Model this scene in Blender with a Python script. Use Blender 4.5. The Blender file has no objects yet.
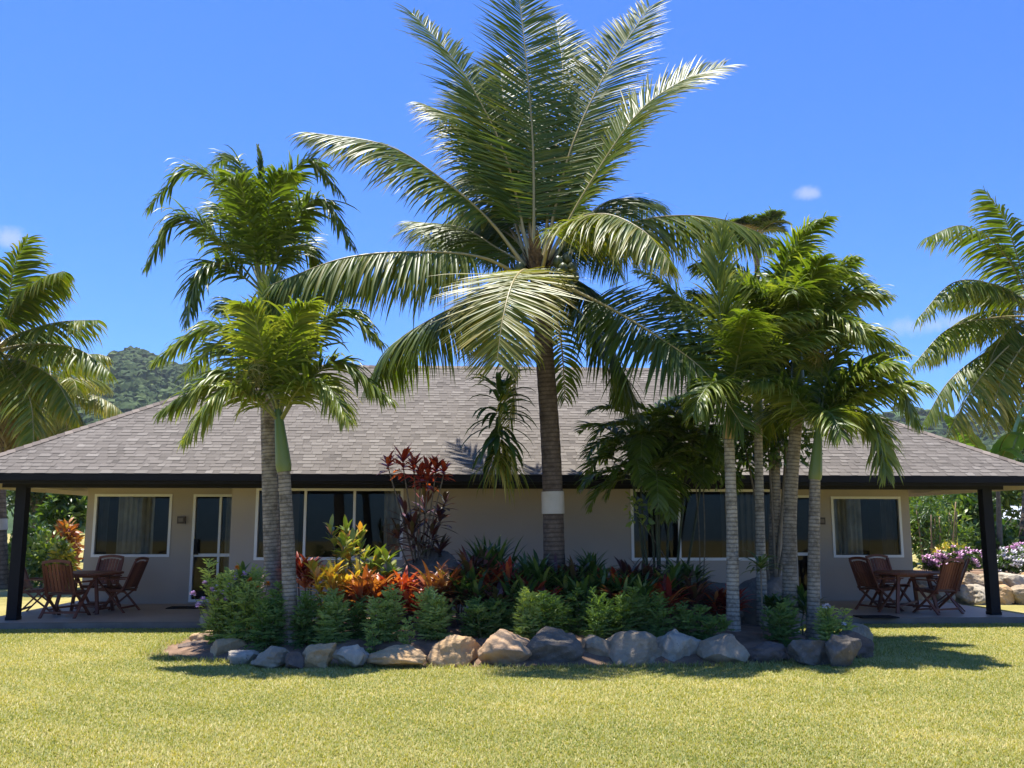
import bpy, math
import numpy as np
from math import radians as R, sin, cos, pi
from mathutils import Vector, Matrix

rng = np.random.default_rng(11)
SC = bpy.context.scene
COL = SC.collection
Z = np.array([0., 0., 1.])

# ------------------------------------------------------------------ camera numbers
W_, H_ = 1024, 768
FPX = 925.0
PITCH = R(8.67)
CAMZ = 1.6
def ray(px, py):
    u = (px - W_ / 2) / FPX; v = (H_ / 2 - py) / FPX
    return np.array([u, cos(PITCH) - v * sin(PITCH), sin(PITCH) + v * cos(PITCH)])
def at(px, py, Y):
    d = ray(px, py)
    return np.array([0, 0, CAMZ]) + d * (Y / d[1])
def ground(px, py, z=0.0):
    d = ray(px, py)
    return np.array([0, 0, CAMZ]) + d * ((z - CAMZ) / d[2])

# house frame
HO = np.array([0.09, 15.65, 0.0]); HYAW = R(3.17)
HX = np.array([cos(HYAW), sin(HYAW), 0]); HY = np.array([-sin(HYAW), cos(HYAW), 0])
def hl(px, py, y):
    """local x, z where the line of sight meets the house plane local y"""
    d = ray(px, py); c = np.array([0, 0, CAMZ]) - HO
    t = (y - c @ HY) / (d @ HY)
    p = c + d * t
    return p @ HX, p[2]
def hw(x, y, z=0.0):
    return HO + HX * x + HY * y + np.array([0, 0, z])

# ------------------------------------------------------------------ mesh builder
class Geo:
    def __init__(s):
        s.v = []; s.t = []; s.q = []; s.tri = []; s.qm = []; s.tm = []; s.n = 0
    def add(s, v, quads=None, tris=None, tint=0.5, mat=0):
        v = np.asarray(v, float).reshape(-1, 3)
        s.v.append(v)
        s.t.append(np.broadcast_to(np.asarray(tint, float), (len(v),)))
        if quads is not None and len(quads):
            q = np.asarray(quads, int).reshape(-1, 4) + s.n
            s.q.append(q); s.qm.append(np.full(len(q), mat))
        if tris is not None and len(tris):
            q = np.asarray(tris, int).reshape(-1, 3) + s.n
            s.tri.append(q); s.tm.append(np.full(len(q), mat))
        s.n += len(v)
    def build(s, name, mats, parent=None, smooth=True, loc=None):
        me = bpy.data.meshes.new(name)
        v = np.concatenate(s.v)
        if loc is not None: v = v - np.asarray(loc)
        me.vertices.add(len(v)); me.vertices.foreach_set('co', v.ravel())
        q = np.concatenate(s.q) if s.q else np.zeros((0, 4), int)
        t = np.concatenate(s.tri) if s.tri else np.zeros((0, 3), int)
        me.loops.add(q.size + t.size)
        me.loops.foreach_set('vertex_index', np.concatenate([q.ravel(), t.ravel()]).astype(np.int32))
        me.polygons.add(len(q) + len(t))
        st = np.concatenate([np.arange(len(q)) * 4, q.size + np.arange(len(t)) * 3]).astype(np.int32)
        me.polygons.foreach_set('loop_start', st)
        if not isinstance(mats, (list, tuple)): mats = [mats]
        for m in mats: me.materials.append(m)
        mi = np.concatenate((s.qm if s.q else []) + (s.tm if s.tri else [])).astype(np.int32)
        me.polygons.foreach_set('material_index', mi)
        me.polygons.foreach_set('use_smooth', np.full(len(q) + len(t), bool(smooth)))
        a = me.attributes.new('tint', 'FLOAT', 'POINT')
        a.data.foreach_set('value', np.concatenate(s.t).astype(np.float32))
        me.update(calc_edges=True)
        o = bpy.data.objects.new(name, me); COL.objects.link(o)
        if parent is not None:
            o.parent = parent
        elif loc is not None:
            o.location = loc
        return o

def norm(a):
    return a / np.maximum(np.linalg.norm(a, axis=-1, keepdims=True), 1e-9)

def box(g, c, s, tint=.5, mat=0, M=None):
    x, y, z = np.asarray(s) / 2
    v = np.array([[-x,-y,-z],[x,-y,-z],[x,y,-z],[-x,y,-z],[-x,-y,z],[x,-y,z],[x,y,z],[-x,y,z]])
    if M is not None: v = v @ np.asarray(M).T
    v = v + np.asarray(c)
    g.add(v, [[0,3,2,1],[4,5,6,7],[0,1,5,4],[1,2,6,5],[2,3,7,6],[3,0,4,7]], tint=tint, mat=mat)

def beam(g, a, b, w, h, up=(0, 0, 1), tint=.5, mat=0):
    a = np.asarray(a, float); b = np.asarray(b, float)
    d = norm(b - a); s = np.cross(d, up)
    if np.linalg.norm(s) < 1e-3: s = np.cross(d, (0, 1, 0))
    s = norm(s); u = np.cross(s, d)
    M = np.stack([s, d, u], 1)
    box(g, (a + b) / 2, (w, np.linalg.norm(b - a), h), tint, mat, M)

def resample(pts, n):
    """Catmull-Rom through the points, n samples evenly along its length"""
    P = np.asarray(pts, float)
    P = np.vstack([2 * P[0] - P[1], P, 2 * P[-1] - P[-2]])
    out = []
    for i in range(1, len(P) - 2):
        t = np.linspace(0, 1, 16, endpoint=False)[:, None]
        p0, p1, p2, p3 = P[i-1], P[i], P[i+1], P[i+2]
        out.append(.5 * (2*p1 + (p2-p0)*t + (2*p0-5*p1+4*p2-p3)*t**2 + (3*p1-p0-3*p2+p3)*t**3))
    out.append(P[-2][None]); C = np.vstack(out)
    s = np.r_[0, np.cumsum(np.linalg.norm(np.diff(C, axis=0), axis=1))]
    u = np.linspace(0, s[-1], n)
    return np.stack([np.interp(u, s, C[:, k]) for k in range(3)], 1), s[-1]

def tube(g, P, r, n=8, tint=None, mat=0, cap=True):
    P = np.asarray(P, float); K = len(P)
    r = np.broadcast_to(np.asarray(r, float), (K,))
    d = norm(np.gradient(P, axis=0))
    ref = np.array([1., 0, 0]) if abs(d[0][0]) < .8 else np.array([0, 1., 0])
    s = norm(ref - (d @ ref)[:, None] * d); u = np.cross(d, s)
    a = np.arange(n) / n * 2 * pi
    v = P[:, None] + r[:, None, None] * (np.cos(a)[None, :, None] * s[:, None] + np.sin(a)[None, :, None] * u[:, None])
    i = np.arange(K - 1)[:, None] * n; j = np.arange(n)[None]; j2 = (j + 1) % n
    q = np.stack([i + j, i + j2, i + n + j2, i + n + j], -1).reshape(-1, 4)
    if tint is None:
        tint = np.r_[0, np.cumsum(np.linalg.norm(np.diff(P, axis=0), axis=1))]
    tint = np.broadcast_to(np.asarray(tint, float), (K,))
    v = v.reshape(-1, 3); tt = np.repeat(tint, n)
    if cap:
        v = np.vstack([v, P[-1:]]); tt = np.r_[tt, tint[-1]]
        b = (K - 1) * n
        g.add(v, q, [[b + k, b + (k + 1) % n, K * n] for k in range(n)], tint=tt, mat=mat)
    else:
        g.add(v, q, tint=tt, mat=mat)

PROF = dict(palm=(.5, 1, .92, .62, .05), strap=(.35, .85, 1, .8, .05), oval=(.12, .85, 1, .72, .06), paddle=(.2, .8, 1, .95, .25), grass=(1, .9, .7, .4, .05))
def strips(g, base, d, hint, L, w, droop=0., S=4, prof='palm', fold=.25, tint=.5, tipt=0., mat=0, curl=0.):
    """many leaves at once: each a folded strip that bends under its weight"""
    base = np.asarray(base, float); N = len(base)
    d = norm(np.broadcast_to(np.asarray(d, float), (N, 3))).copy()
    hint = np.broadcast_to(np.asarray(hint, float), (N, 3))
    L = np.broadcast_to(np.asarray(L, float), (N,)); w = np.broadcast_to(np.asarray(w, float), (N,))
    droop = np.broadcast_to(np.asarray(droop, float), (N,)); tint = np.broadcast_to(np.asarray(tint, float), (N,))
    pw = np.interp(np.linspace(0, 1, S + 1), np.linspace(0, 1, 5), PROF[prof])
    p = base.copy(); V = np.zeros((N, S + 1, 3, 3)); T = np.zeros((N, S + 1, 3))
    for k in range(S + 1):
        wv = norm(hint - (hint * d).sum(1, keepdims=True) * d)
        nn = np.cross(d, wv)
        nn *= np.where(nn[:, 2:3] < 0, -1, 1)
        hw_ = (w * pw[k] / 2)[:, None]
        V[:, k, 0] = p + wv * hw_ + nn * hw_ * fold
        V[:, k, 1] = p
        V[:, k, 2] = p - wv * hw_ + nn * hw_ * fold
        T[:, k] = (tint + tipt * (k / S) ** 2)[:, None]
        if k < S:
            p = p + d * (L / S)[:, None]
            d = norm(d + np.array([0, 0, -1.]) * (droop * (k + 1) / S * 1.6)[:, None] + nn * curl)
    i = (np.arange(N) * (S + 1) * 3)[:, None, None]; k = (np.arange(S) * 3)[None, :, None]; c = np.arange(2)[None, None]
    b = i + k + c
    q = np.stack([b, b + 1, b + 4, b + 3], -1).reshape(-1, 4)
    g.add(V.reshape(-1, 3), q, tint=np.clip(T.reshape(-1), 0, 1), mat=mat)

# ------------------------------------------------------------------ materials
def new_mat(name):
    m = bpy.data.materials.new(name); m.use_nodes = True
    nt = m.node_tree; nt.nodes.clear()
    out = nt.nodes.new('ShaderNodeOutputMaterial')
    return m, nt, out
def node(nt, t, **kw):
    n = nt.nodes.new(t)
    for k, v in kw.items():
        if k.startswith('i_'): n.inputs[k[2:].replace('_', ' ')].default_value = v
        else: setattr(n, k, v)
    return n
def ramp(nt, stops, fac):
    r = nt.nodes.new('ShaderNodeValToRGB'); e = r.color_ramp.elements
    while len(e) < len(stops): e.new(.5)
    for el, (p, c) in zip(e, stops): el.position = p; el.color = (*c, 1)
    nt.links.new(fac, r.inputs[0]); return r.outputs[0]
def leaf_mat(name, stops, rough=.42, trans=.3, spec=.5, noise=.35):
    m, nt, out = new_mat(name); l = nt.links
    a = node(nt, 'ShaderNodeAttribute', attribute_name='tint')
    tc = node(nt, 'ShaderNodeTexCoord'); nz = node(nt, 'ShaderNodeTexNoise'); nz.inputs['Scale'].default_value = 6
    l.new(tc.outputs['Object'], nz.inputs['Vector'])
    ma = node(nt, 'ShaderNodeMath', operation='MULTIPLY_ADD'); l.new(nz.outputs['Fac'], ma.inputs[0]); ma.inputs[1].default_value = noise
    sb = node(nt, 'ShaderNodeMath', operation='SUBTRACT'); l.new(a.outputs['Fac'], sb.inputs[0]); sb.inputs[1].default_value = noise / 2
    l.new(sb.outputs[0], ma.inputs[2])
    c = ramp(nt, stops, ma.outputs[0])
    p = node(nt, 'ShaderNodeBsdfPrincipled'); p.inputs['Roughness'].default_value = rough; p.inputs['Specular IOR Level'].default_value = spec
    l.new(c, p.inputs['Base Color'])
    t = node(nt, 'ShaderNodeBsdfTranslucent')
    mx = node(nt, 'ShaderNodeMix', data_type='RGBA', blend_type='MULTIPLY'); mx.inputs['Factor'].default_value = 1
    l.new(c, mx.inputs['A']); mx.inputs['B'].default_value = (1.9, 1.9, .6, 1)
    l.new(mx.outputs['Result'], t.inputs['Color'])
    ms = node(nt, 'ShaderNodeMixShader'); ms.inputs[0].default_value = trans
    l.new(p.outputs[0], ms.inputs[1]); l.new(t.outputs[0], ms.inputs[2]); l.new(ms.outputs[0], out.inputs[0])
    return m
def plain(name, col, rough=.6, spec=.4, var=.15, scale=8., bump=.0, bscale=60., metal=0.):
    m, nt, out = new_mat(name); l = nt.links
    tc = node(nt, 'ShaderNodeTexCoord'); nz = node(nt, 'ShaderNodeTexNoise'); nz.inputs['Scale'].default_value = scale; nz.inputs['Detail'].default_value = 5
    l.new(tc.outputs['Object'], nz.inputs['Vector'])
    c = ramp(nt, [(.3, tuple(np.array(col) * (1 - var))), (.7, tuple(np.minimum(np.array(col) * (1 + var), .95)))], nz.outputs['Fac'])
    p = node(nt, 'ShaderNodeBsdfPrincipled'); p.inputs['Roughness'].default_value = rough; p.inputs['Specular IOR Level'].default_value = spec
    p.inputs['Metallic'].default_value = metal
    l.new(c, p.inputs['Base Color']); l.new(p.outputs[0], out.inputs[0])
    if bump:
        n2 = node(nt, 'ShaderNodeTexNoise'); n2.inputs['Scale'].default_value = bscale; n2.inputs['Detail'].default_value = 4
        l.new(tc.outputs['Object'], n2.inputs['Vector'])
        b = node(nt, 'ShaderNodeBump'); b.inputs['Strength'].default_value = bump; b.inputs['Distance'].default_value = .02
        l.new(n2.outputs['Fac'], b.inputs['Height']); l.new(b.outputs[0], p.inputs['Normal'])
    return m
def tint_mat(name, stops, rough=.8, spec=.3, nscale=30., namt=.25, bump=.3):
    m, nt, out = new_mat(name); l = nt.links
    a = node(nt, 'ShaderNodeAttribute', attribute_name='tint')
    tc = node(nt, 'ShaderNodeTexCoord'); nz = node(nt, 'ShaderNodeTexNoise'); nz.inputs['Scale'].default_value = nscale; nz.inputs['Detail'].default_value = 5
    l.new(tc.outputs['Object'], nz.inputs['Vector'])
    ma = node(nt, 'ShaderNodeMath', operation='MULTIPLY_ADD'); l.new(nz.outputs['Fac'], ma.inputs[0]); ma.inputs[1].default_value = namt
    sb = node(nt, 'ShaderNodeMath', operation='SUBTRACT'); l.new(a.outputs['Fac'], sb.inputs[0]); sb.inputs[1].default_value = namt / 2
    l.new(sb.outputs[0], ma.inputs[2])
    c = ramp(nt, stops, ma.outputs[0])
    p = node(nt, 'ShaderNodeBsdfPrincipled'); p.inputs['Roughness'].default_value = rough; p.inputs['Specular IOR Level'].default_value = spec
    l.new(c, p.inputs['Base Color']); l.new(p.outputs[0], out.inputs[0])
    if bump:
        b = node(nt, 'ShaderNodeBump'); b.inputs['Strength'].default_value = bump; b.inputs['Distance'].default_value = .01
        l.new(nz.outputs['Fac'], b.inputs['Height']); l.new(b.outputs[0], p.inputs['Normal'])
    return m
def trunk_mat(name, light, dark, ring, blotch=.5):
    """ringed bark: the tint attribute is the distance along the trunk in metres"""
    m, nt, out = new_mat(name); l = nt.links
    a = node(nt, 'ShaderNodeAttribute', attribute_name='tint')
    tc = node(nt, 'ShaderNodeTexCoord'); nz = node(nt, 'ShaderNodeTexNoise'); nz.inputs['Scale'].default_value = 5; nz.inputs['Detail'].default_value = 3
    l.new(tc.outputs['Object'], nz.inputs['Vector'])
    m1 = node(nt, 'ShaderNodeMath', operation='MULTIPLY_ADD'); l.new(nz.outputs['Fac'], m1.inputs[0]); m1.inputs[1].default_value = ring * .45; l.new(a.outputs['Fac'], m1.inputs[2])
    m2 = node(nt, 'ShaderNodeMath', operation='MULTIPLY'); l.new(m1.outputs[0], m2.inputs[0]); m2.inputs[1].default_value = 1 / ring
    fr = node(nt, 'ShaderNodeMath', operation='FRACT'); l.new(m2.outputs[0], fr.inputs[0])
    rc = ramp(nt, [(0, (.25, .25, .25)), (.18, (.95, .95, .95)), (.7, (1, 1, 1)), (.9, (.5, .5, .5)), (1, (.3, .3, .3))], fr.outputs[0])
    n2 = node(nt, 'ShaderNodeTexNoise'); n2.inputs['Scale'].default_value = 8; n2.inputs['Detail'].default_value = 10; n2.inputs['Roughness'].default_value = .75
    l.new(tc.outputs['Object'], n2.inputs['Vector'])
    bl = ramp(nt, [(.38, dark), (.38 + blotch * .35, light)], n2.outputs['Fac'])
    mx = node(nt, 'ShaderNodeMix', data_type='RGBA'); l.new(rc, mx.inputs['Factor'])
    mx.inputs['A'].default_value = (*[c * .55 for c in dark], 1); l.new(bl, mx.inputs['B'])
    p = node(nt, 'ShaderNodeBsdfPrincipled'); p.inputs['Roughness'].default_value = .85; p.inputs['Specular IOR Level'].default_value = .2
    l.new(mx.outputs['Result'], p.inputs['Base Color'])
    hs = node(nt, 'ShaderNodeMath', operation='MULTIPLY_ADD'); l.new(rc, hs.inputs[0]); hs.inputs[1].default_value = .7; l.new(n2.outputs['Fac'], hs.inputs[2])
    b = node(nt, 'ShaderNodeBump'); b.inputs['Strength'].default_value = .8; b.inputs['Distance'].default_value = .012
    l.new(hs.outputs[0], b.inputs['Height']); l.new(b.outputs[0], p.inputs['Normal']); l.new(p.outputs[0], out.inputs[0])
    return m
def rock_mat(name, c1, c2, c3, blot=.55):
    m, nt, out = new_mat(name); l = nt.links
    tc = node(nt, 'ShaderNodeTexCoord'); oi = node(nt, 'ShaderNodeObjectInfo')
    mp = node(nt, 'ShaderNodeVectorMath', operation='ADD'); l.new(tc.outputs['Object'], mp.inputs[0])
    sc = node(nt, 'ShaderNodeMath', operation='MULTIPLY'); sc.inputs[1].default_value = 37; l.new(oi.outputs['Random'], sc.inputs[0]); l.new(sc.outputs[0], mp.inputs[1])
    n1 = node(nt, 'ShaderNodeTexNoise'); n1.inputs['Scale'].default_value = 4.5; n1.inputs['Detail'].default_value = 8; n1.inputs['Roughness'].default_value = .65; n1.inputs['Distortion'].default_value = .6
    n2 = node(nt, 'ShaderNodeTexNoise'); n2.inputs['Scale'].default_value = 22; n2.inputs['Detail'].default_value = 8; n2.inputs['Roughness'].default_value = .7
    for n in (n1, n2): l.new(mp.outputs[0], n.inputs['Vector'])
    a = ramp(nt, [(.3, c1), (.52, c2), (.7, c1)], n1.outputs['Fac'])
    k = ramp(nt, [(blot, (0, 0, 0)), (blot + .08, (1, 1, 1))], n2.outputs['Fac'])
    mx = node(nt, 'ShaderNodeMix', data_type='RGBA'); l.new(k, mx.inputs['Factor']); l.new(a, mx.inputs['A']); mx.inputs['B'].default_value = (*c3, 1)
    p = node(nt, 'ShaderNodeBsdfPrincipled'); p.inputs['Roughness'].default_value = .85; p.inputs['Specular IOR Level'].default_value = .25
    l.new(mx.outputs['Result'], p.inputs['Base Color'])
    ad = node(nt, 'ShaderNodeMath', operation='MULTIPLY_ADD'); l.new(n1.outputs['Fac'], ad.inputs[0]); ad.inputs[1].default_value = 2.; l.new(n2.outputs['Fac'], ad.inputs[2])
    b = node(nt, 'ShaderNodeBump'); b.inputs['Strength'].default_value = .7; b.inputs['Distance'].default_value = .025
    l.new(ad.outputs[0], b.inputs['Height']); l.new(b.outputs[0], p.inputs['Normal']); l.new(p.outputs[0], out.inputs[0])
    return m

M = {}
# palm leaves: tint 0 fresh .. 1 dry
M['coco'] = leaf_mat('coconut leaf', [(0, (.042, .08, .009)), (.4, (.10, .145, .014)), (.7, (.24, .22, .03)), (1, (.46, .37, .11))], rough=.42, trans=.36, spec=.35)
M['coco_rib'] = leaf_mat('coconut midrib', [(0, (.2, .18, .06)), (.6, (.36, .29, .11)), (1, (.46, .36, .14))], rough=.4, trans=0)
M['manila'] = leaf_mat('manila palm leaf', [(0, (.04, .07, .010)), (.45, (.10, .15, .018)), (.75, (.22, .255, .04)), (1, (.42, .39, .09))], rough=.4, trans=.36, spec=.4)
M['manila_rib'] = leaf_mat('manila palm midrib', [(0, (.10, .15, .04)), (1, (.25, .25, .08))], rough=.4, trans=0)
M['dead'] = leaf_mat('dry palm leaf', [(0, (.12, .10, .04)), (.5, (.22, .17, .08)), (1, (.35, .28, .16))], rough=.7, trans=.15, spec=.2)
M['shaft'] = tint_mat('green crownshaft', [(0, (.16, .19, .04)), (.5, (.12, .18, .035)), (1, (.08, .14, .03))], rough=.45, spec=.5, nscale=9, namt=.6, bump=.1)
M['shaft_old'] = tint_mat('yellowed crownshaft', [(0, (.34, .22, .07)), (.5, (.26, .2, .06)), (1, (.14, .16, .04))], rough=.5, spec=.4, nscale=9, namt=.6, bump=.15)
M['coco_bark'] = trunk_mat('coconut bark', (.19, .14, .10), (.08, .056, .04), .06, .8)
M['pale_bark'] = trunk_mat('pale ringed bark', (.46, .40, .30), (.17, .145, .105), .055, .5)
M['grey_bark'] = trunk_mat('grey ringed bark', (.37, .31, .225), (.14, .115, .08), .05, .55)
M['bg_bark'] = trunk_mat('brown bark', (.24, .18, .12), (.09, .065, .045), .12, .6)
M['nut'] = plain('green coconut husk', (.075, .09, .025), .4, .5, .3, 6)
M['fibre'] = plain('brown leaf fibre', (.13, .085, .045), .9, .1, .4, 25, .5, 40)
M['band'] = plain('pale metal band', (.46, .40, .31), .45, .5, .12, 5, .1, 30)
M['feather'] = leaf_mat('feathery green leaf', [(0, (.09, .14, .03)), (.5, (.22, .295, .08)), (1, (.42, .46, .17))], rough=.55, trans=.42, spec=.3)
M['darkfeather'] = leaf_mat('dark feathery leaf', [(0, (.04, .08, .018)), (.5, (.085, .15, .035)), (1, (.17, .25, .06))], rough=.55, trans=.35, spec=.3)
M['redti'] = leaf_mat('red ti leaf', [(0, (.12, .014, .014)), (.45, (.34, .04, .025)), (.75, (.5, .12, .04)), (1, (.55, .25, .09))], rough=.4, trans=.25)
M['orangeti'] = leaf_mat('orange ti leaf', [(0, (.16, .035, .02)), (.4, (.34, .10, .03)), (.75, (.46, .19, .06)), (1, (.30, .22, .05))], rough=.4, trans=.25)
M['darkti'] = leaf_mat('burgundy ti leaf', [(0, (.045, .016, .018)), (.5, (.11, .035, .03)), (.8, (.07, .08, .025)), (1, (.3, .09, .07))], rough=.38, trans=.2)
M['greenti'] = leaf_mat('green strap leaf', [(0, (.02, .05, .012)), (.5, (.05, .10, .02)), (.85, (.13, .18, .04)), (1, (.3, .32, .1))], rough=.4, trans=.28)
M['croton'] = leaf_mat('yellow croton leaf', [(0, (.07, .12, .02)), (.35, (.3, .28, .045)), (.7, (.64, .5, .07)), (1, (.6, .28, .04))], rough=.35, trans=.25)
M['greencroton'] = leaf_mat('green croton leaf', [(0, (.045, .08, .016)), (.5, (.16, .22, .035)), (.8, (.42, .4, .08)), (1, (.55, .25, .05))], rough=.35, trans=.25)
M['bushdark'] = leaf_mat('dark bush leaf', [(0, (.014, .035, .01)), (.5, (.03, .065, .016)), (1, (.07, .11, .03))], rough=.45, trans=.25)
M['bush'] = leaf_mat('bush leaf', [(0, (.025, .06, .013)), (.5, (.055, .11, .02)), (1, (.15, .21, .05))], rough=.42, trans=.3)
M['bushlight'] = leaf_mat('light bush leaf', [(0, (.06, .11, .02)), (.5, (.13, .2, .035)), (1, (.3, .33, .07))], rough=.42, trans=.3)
M['banana'] = leaf_mat('banana leaf', [(0, (.06, .13, .02)), (.6, (.12, .22, .035)), (1, (.3, .32, .08))], rough=.35, trans=.35)
M['stem'] = plain('woody stem', (.16, .13, .09), .85, .2, .3, 14)
M['greenstem'] = plain('green stem', (.10, .14, .04), .6, .3, .3, 14)
M['darkcane'] = plain('dark green cane', (.045, .055, .022), .6, .3, .4, 10)
M['pink'] = plain('pink petals', (.80, .52, .70), .6, .2, .25, 20)
M['white'] = plain('white petals', (.75, .72, .74), .6, .2, .1, 20)
M['orange'] = plain('orange petals', (.75, .25, .03), .6, .2, .2, 20)
M['straw'] = leaf_mat('yellow flower stalks', [(0, (.2, .22, .05)), (.5, (.42, .36, .09)), (1, (.55, .45, .14))], rough=.5, trans=.2)
M['tan'] = rock_mat('tan stone', (.58, .40, .22), (.45, .29, .14), (.18, .13, .09), .62)
M['orangestone'] = rock_mat('orange stone', (.54, .33, .17), (.44, .30, .18), (.2, .13, .08), .64)
M['cream'] = rock_mat('cream stone', (.52, .44, .32), (.38, .33, .25), (.07, .062, .055), .60)
M['grey'] = rock_mat('grey stone', (.44, .34, .22), (.30, .235, .155), (.48, .34, .2), .6)
M['basalt'] = rock_mat('dark stone', (.22, .185, .14), (.14, .118, .09), (.34, .25, .16), .6)
M['brownstone'] = rock_mat('brown stone', (.2, .14, .1), (.13, .1, .08), (.06, .055, .05), .6)
M['pinkstone'] = rock_mat('pinkish stone', (.38, .27, .22), (.3, .21, .17), (.2, .15, .12), .6)
M['wall'] = plain('taupe wall paint', (.40, .345, .285), .85, .2, .05, 1.2, .15, 90)
M['soffit'] = plain('cream soffit paint', (.66, .60, .48), .7, .2, .04, 2)
M['black'] = plain('black painted timber', (.007, .007, .009), .65, .2, .2, 6)
M['alu'] = plain('white window aluminium', (.72, .71, .68), .4, .5, .04, 5)
M['slab'] = plain('tan tinted concrete floor', (.36, .285, .205), .42, .4, .12, 1.5, .05, 30)
M['slabedge'] = plain('bare concrete edge', (.2, .16, .125), .85, .2, .2, 3, .3, 30)
M['curtain'] = plain('pale curtain cloth', (.5, .48, .43), .9, .1, .25, 3.5)
M['darkcloth'] = plain('grey curtain cloth', (.16, .155, .15), .9, .1, .2, 3)
M['darkroom'] = plain('shade darkened inner wall', (.06, .05, .045), .7, .3, .2, 3)  # near-black so the rooms look dim: indoor shade put into the wall colour
M['wood'] = tint_mat('red brown hardwood', [(0, (.085, .024, .012)), (.5, (.16, .046, .022)), (1, (.23, .078, .036))], .5, .4, 14, .5, .1)
M['mat'] = plain('dark doormat', (.02, .018, .017), .95, .1, .3, 30, .4, 90)
M['lampbrown'] = plain('bronze lamp metal', (.06, .04, .028), .5, .5, .2, 20)
M['lampglass'] = plain('frosted lamp glass', (.16, .12, .08), .4, .5, .1, 20)
M['soil'] = plain('brown garden soil', (.20, .13, .085), .95, .1, .45, 3.5, .9, 26)
M['shingle'] = tint_mat('asphalt shingle', [(0, (.095, .083, .07)), (.45, (.158, .138, .117)), (.75, (.195, .173, .148)), (1, (.24, .215, .185))], .9, .2, 70, .35, .6)
M['ridge'] = tint_mat('dark ridge shingle', [(0, (.11, .09, .075)), (1, (.24, .2, .165))], .9, .2, 70, .3, .5)
M['shed'] = plain('pale metal roof sheet', (.55, .58, .6), .4, .5, .1, 2)
M['shedwall'] = plain('grey weatherboard', (.3, .3, .29), .8, .2, .1, 2)

def glass_mat():
    m, nt, out = new_mat('window glass'); l = nt.links
    lw = node(nt, 'ShaderNodeFresnel'); lw.inputs['IOR'].default_value = 1.34
    t = node(nt, 'ShaderNodeBsdfTransparent'); t.inputs[0].default_value = (.62, .63, .6, 1)
    g = node(nt, 'ShaderNodeBsdfGlossy'); g.inputs['Roughness'].default_value = .02
    ms = node(nt, 'ShaderNodeMixShader'); l.new(lw.outputs[0], ms.inputs[0]); l.new(t.outputs[0], ms.inputs[1]); l.new(g.outputs[0], ms.inputs[2])
    l.new(ms.outputs[0], out.inputs[0]); return m
M['glass'] = glass_mat()

def lawn_mat():
    m, nt, out = new_mat('lawn'); l = nt.links
    tc = node(nt, 'ShaderNodeTexCoord')
    n1 = node(nt, 'ShaderNodeTexNoise'); n1.inputs['Scale'].default_value = .55; n1.inputs['Detail'].default_value = 6; n1.inputs['Roughness'].default_value = .6
    n2 = node(nt, 'ShaderNodeTexNoise'); n2.inputs['Scale'].default_value = 26; n2.inputs['Detail'].default_value = 6; n2.inputs['Roughness'].default_value = .7
    for n in (n1, n2): l.new(tc.outputs['Object'], n.inputs['Vector'])
    ad = node(nt, 'ShaderNodeMath', operation='MULTIPLY_ADD'); l.new(n2.outputs['Fac'], ad.inputs[0]); ad.inputs[1].default_value = .7
    l.new(n1.outputs['Fac'], ad.inputs[2])
    c = ramp(nt, [(.62, (.19, .175, .05)), (.85, (.30, .26, .085)), (1.0, (.40, .33, .13))], ad.outputs[0])
    p = node(nt, 'ShaderNodeBsdfPrincipled'); p.inputs['Roughness'].default_value = .95; p.inputs['Specular IOR Level'].default_value = .1
    l.new(c, p.inputs['Base Color'])
    b = node(nt, 'ShaderNodeBump'); b.inputs['Strength'].default_value = .8; b.inputs['Distance'].default_value = .03
    l.new(n2.outputs['Fac'], b.inputs['Height']); l.new(b.outputs[0], p.inputs['Normal'])
    l.new(p.outputs[0], out.inputs[0]); return m
M['lawn'] = lawn_mat()
M['blade'] = leaf_mat('grass blade', [(0, (.11, .15, .03)), (.35, (.24, .26, .065)), (.65, (.41, .37, .13)), (1, (.57, .48, .23))], rough=.55, trans=.25, spec=.3, noise=.1)
M['hill'] = plain('forested hillside', (.045, .075, .028), .95, .1, .5, .03, 0)
M['hilltree'] = leaf_mat('hill tree crowns', [(0, (.022, .045, .014)), (.5, (.045, .078, .022)), (1, (.10, .14, .04))], rough=.8, trans=.1, spec=.1)

# ------------------------------------------------------------------ scene bookkeeping
def tag(o, label=None, cat=None, group=None, kind=None):
    if label: o['label'] = label
    if cat: o['category'] = cat
    if group: o['group'] = group
    if kind: o['kind'] = kind
    return o
def empty(name, loc=(0, 0, 0), rz=0., label=None, cat=None, group=None):
    o = bpy.data.objects.new(name, None); COL.objects.link(o)
    o.location = tuple(loc); o.rotation_euler = (0, 0, rz); o.empty_display_size = .2
    return tag(o, label, cat, group)
def copy_tree(o, parent=None):
    c = o.copy(); COL.objects.link(c)
    if parent is not None: c.parent = parent
    for ch in [x for x in bpy.data.objects if x.parent == o]: copy_tree(ch, c)
    return c

# ------------------------------------------------------------------ lawn, bed, hills
BC = np.array([0.0, 12.95]); BA, BB = 4.45, 1.95
def bed_r(x, y):
    return (np.abs((x - BC[0]) / BA) ** 2.6 + np.abs((y - BC[1]) / BB) ** 2.6) ** (1 / 2.6)
def soil_z(x, y):
    r = np.clip(bed_r(x, y), 0, 1.2)
    return .30 * np.clip(1 - r ** 4, 0, 1) + .012 * np.sin(x * 7 + y * 3) * (r < .95)

g = Geo()
g.add([[-900, -60, 0], [900, -60, 0], [900, 940, 0], [-900, 940, 0]], [[0, 1, 2, 3]])
tag(g.build('lawn', M['lawn'], smooth=False), kind='structure')

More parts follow.
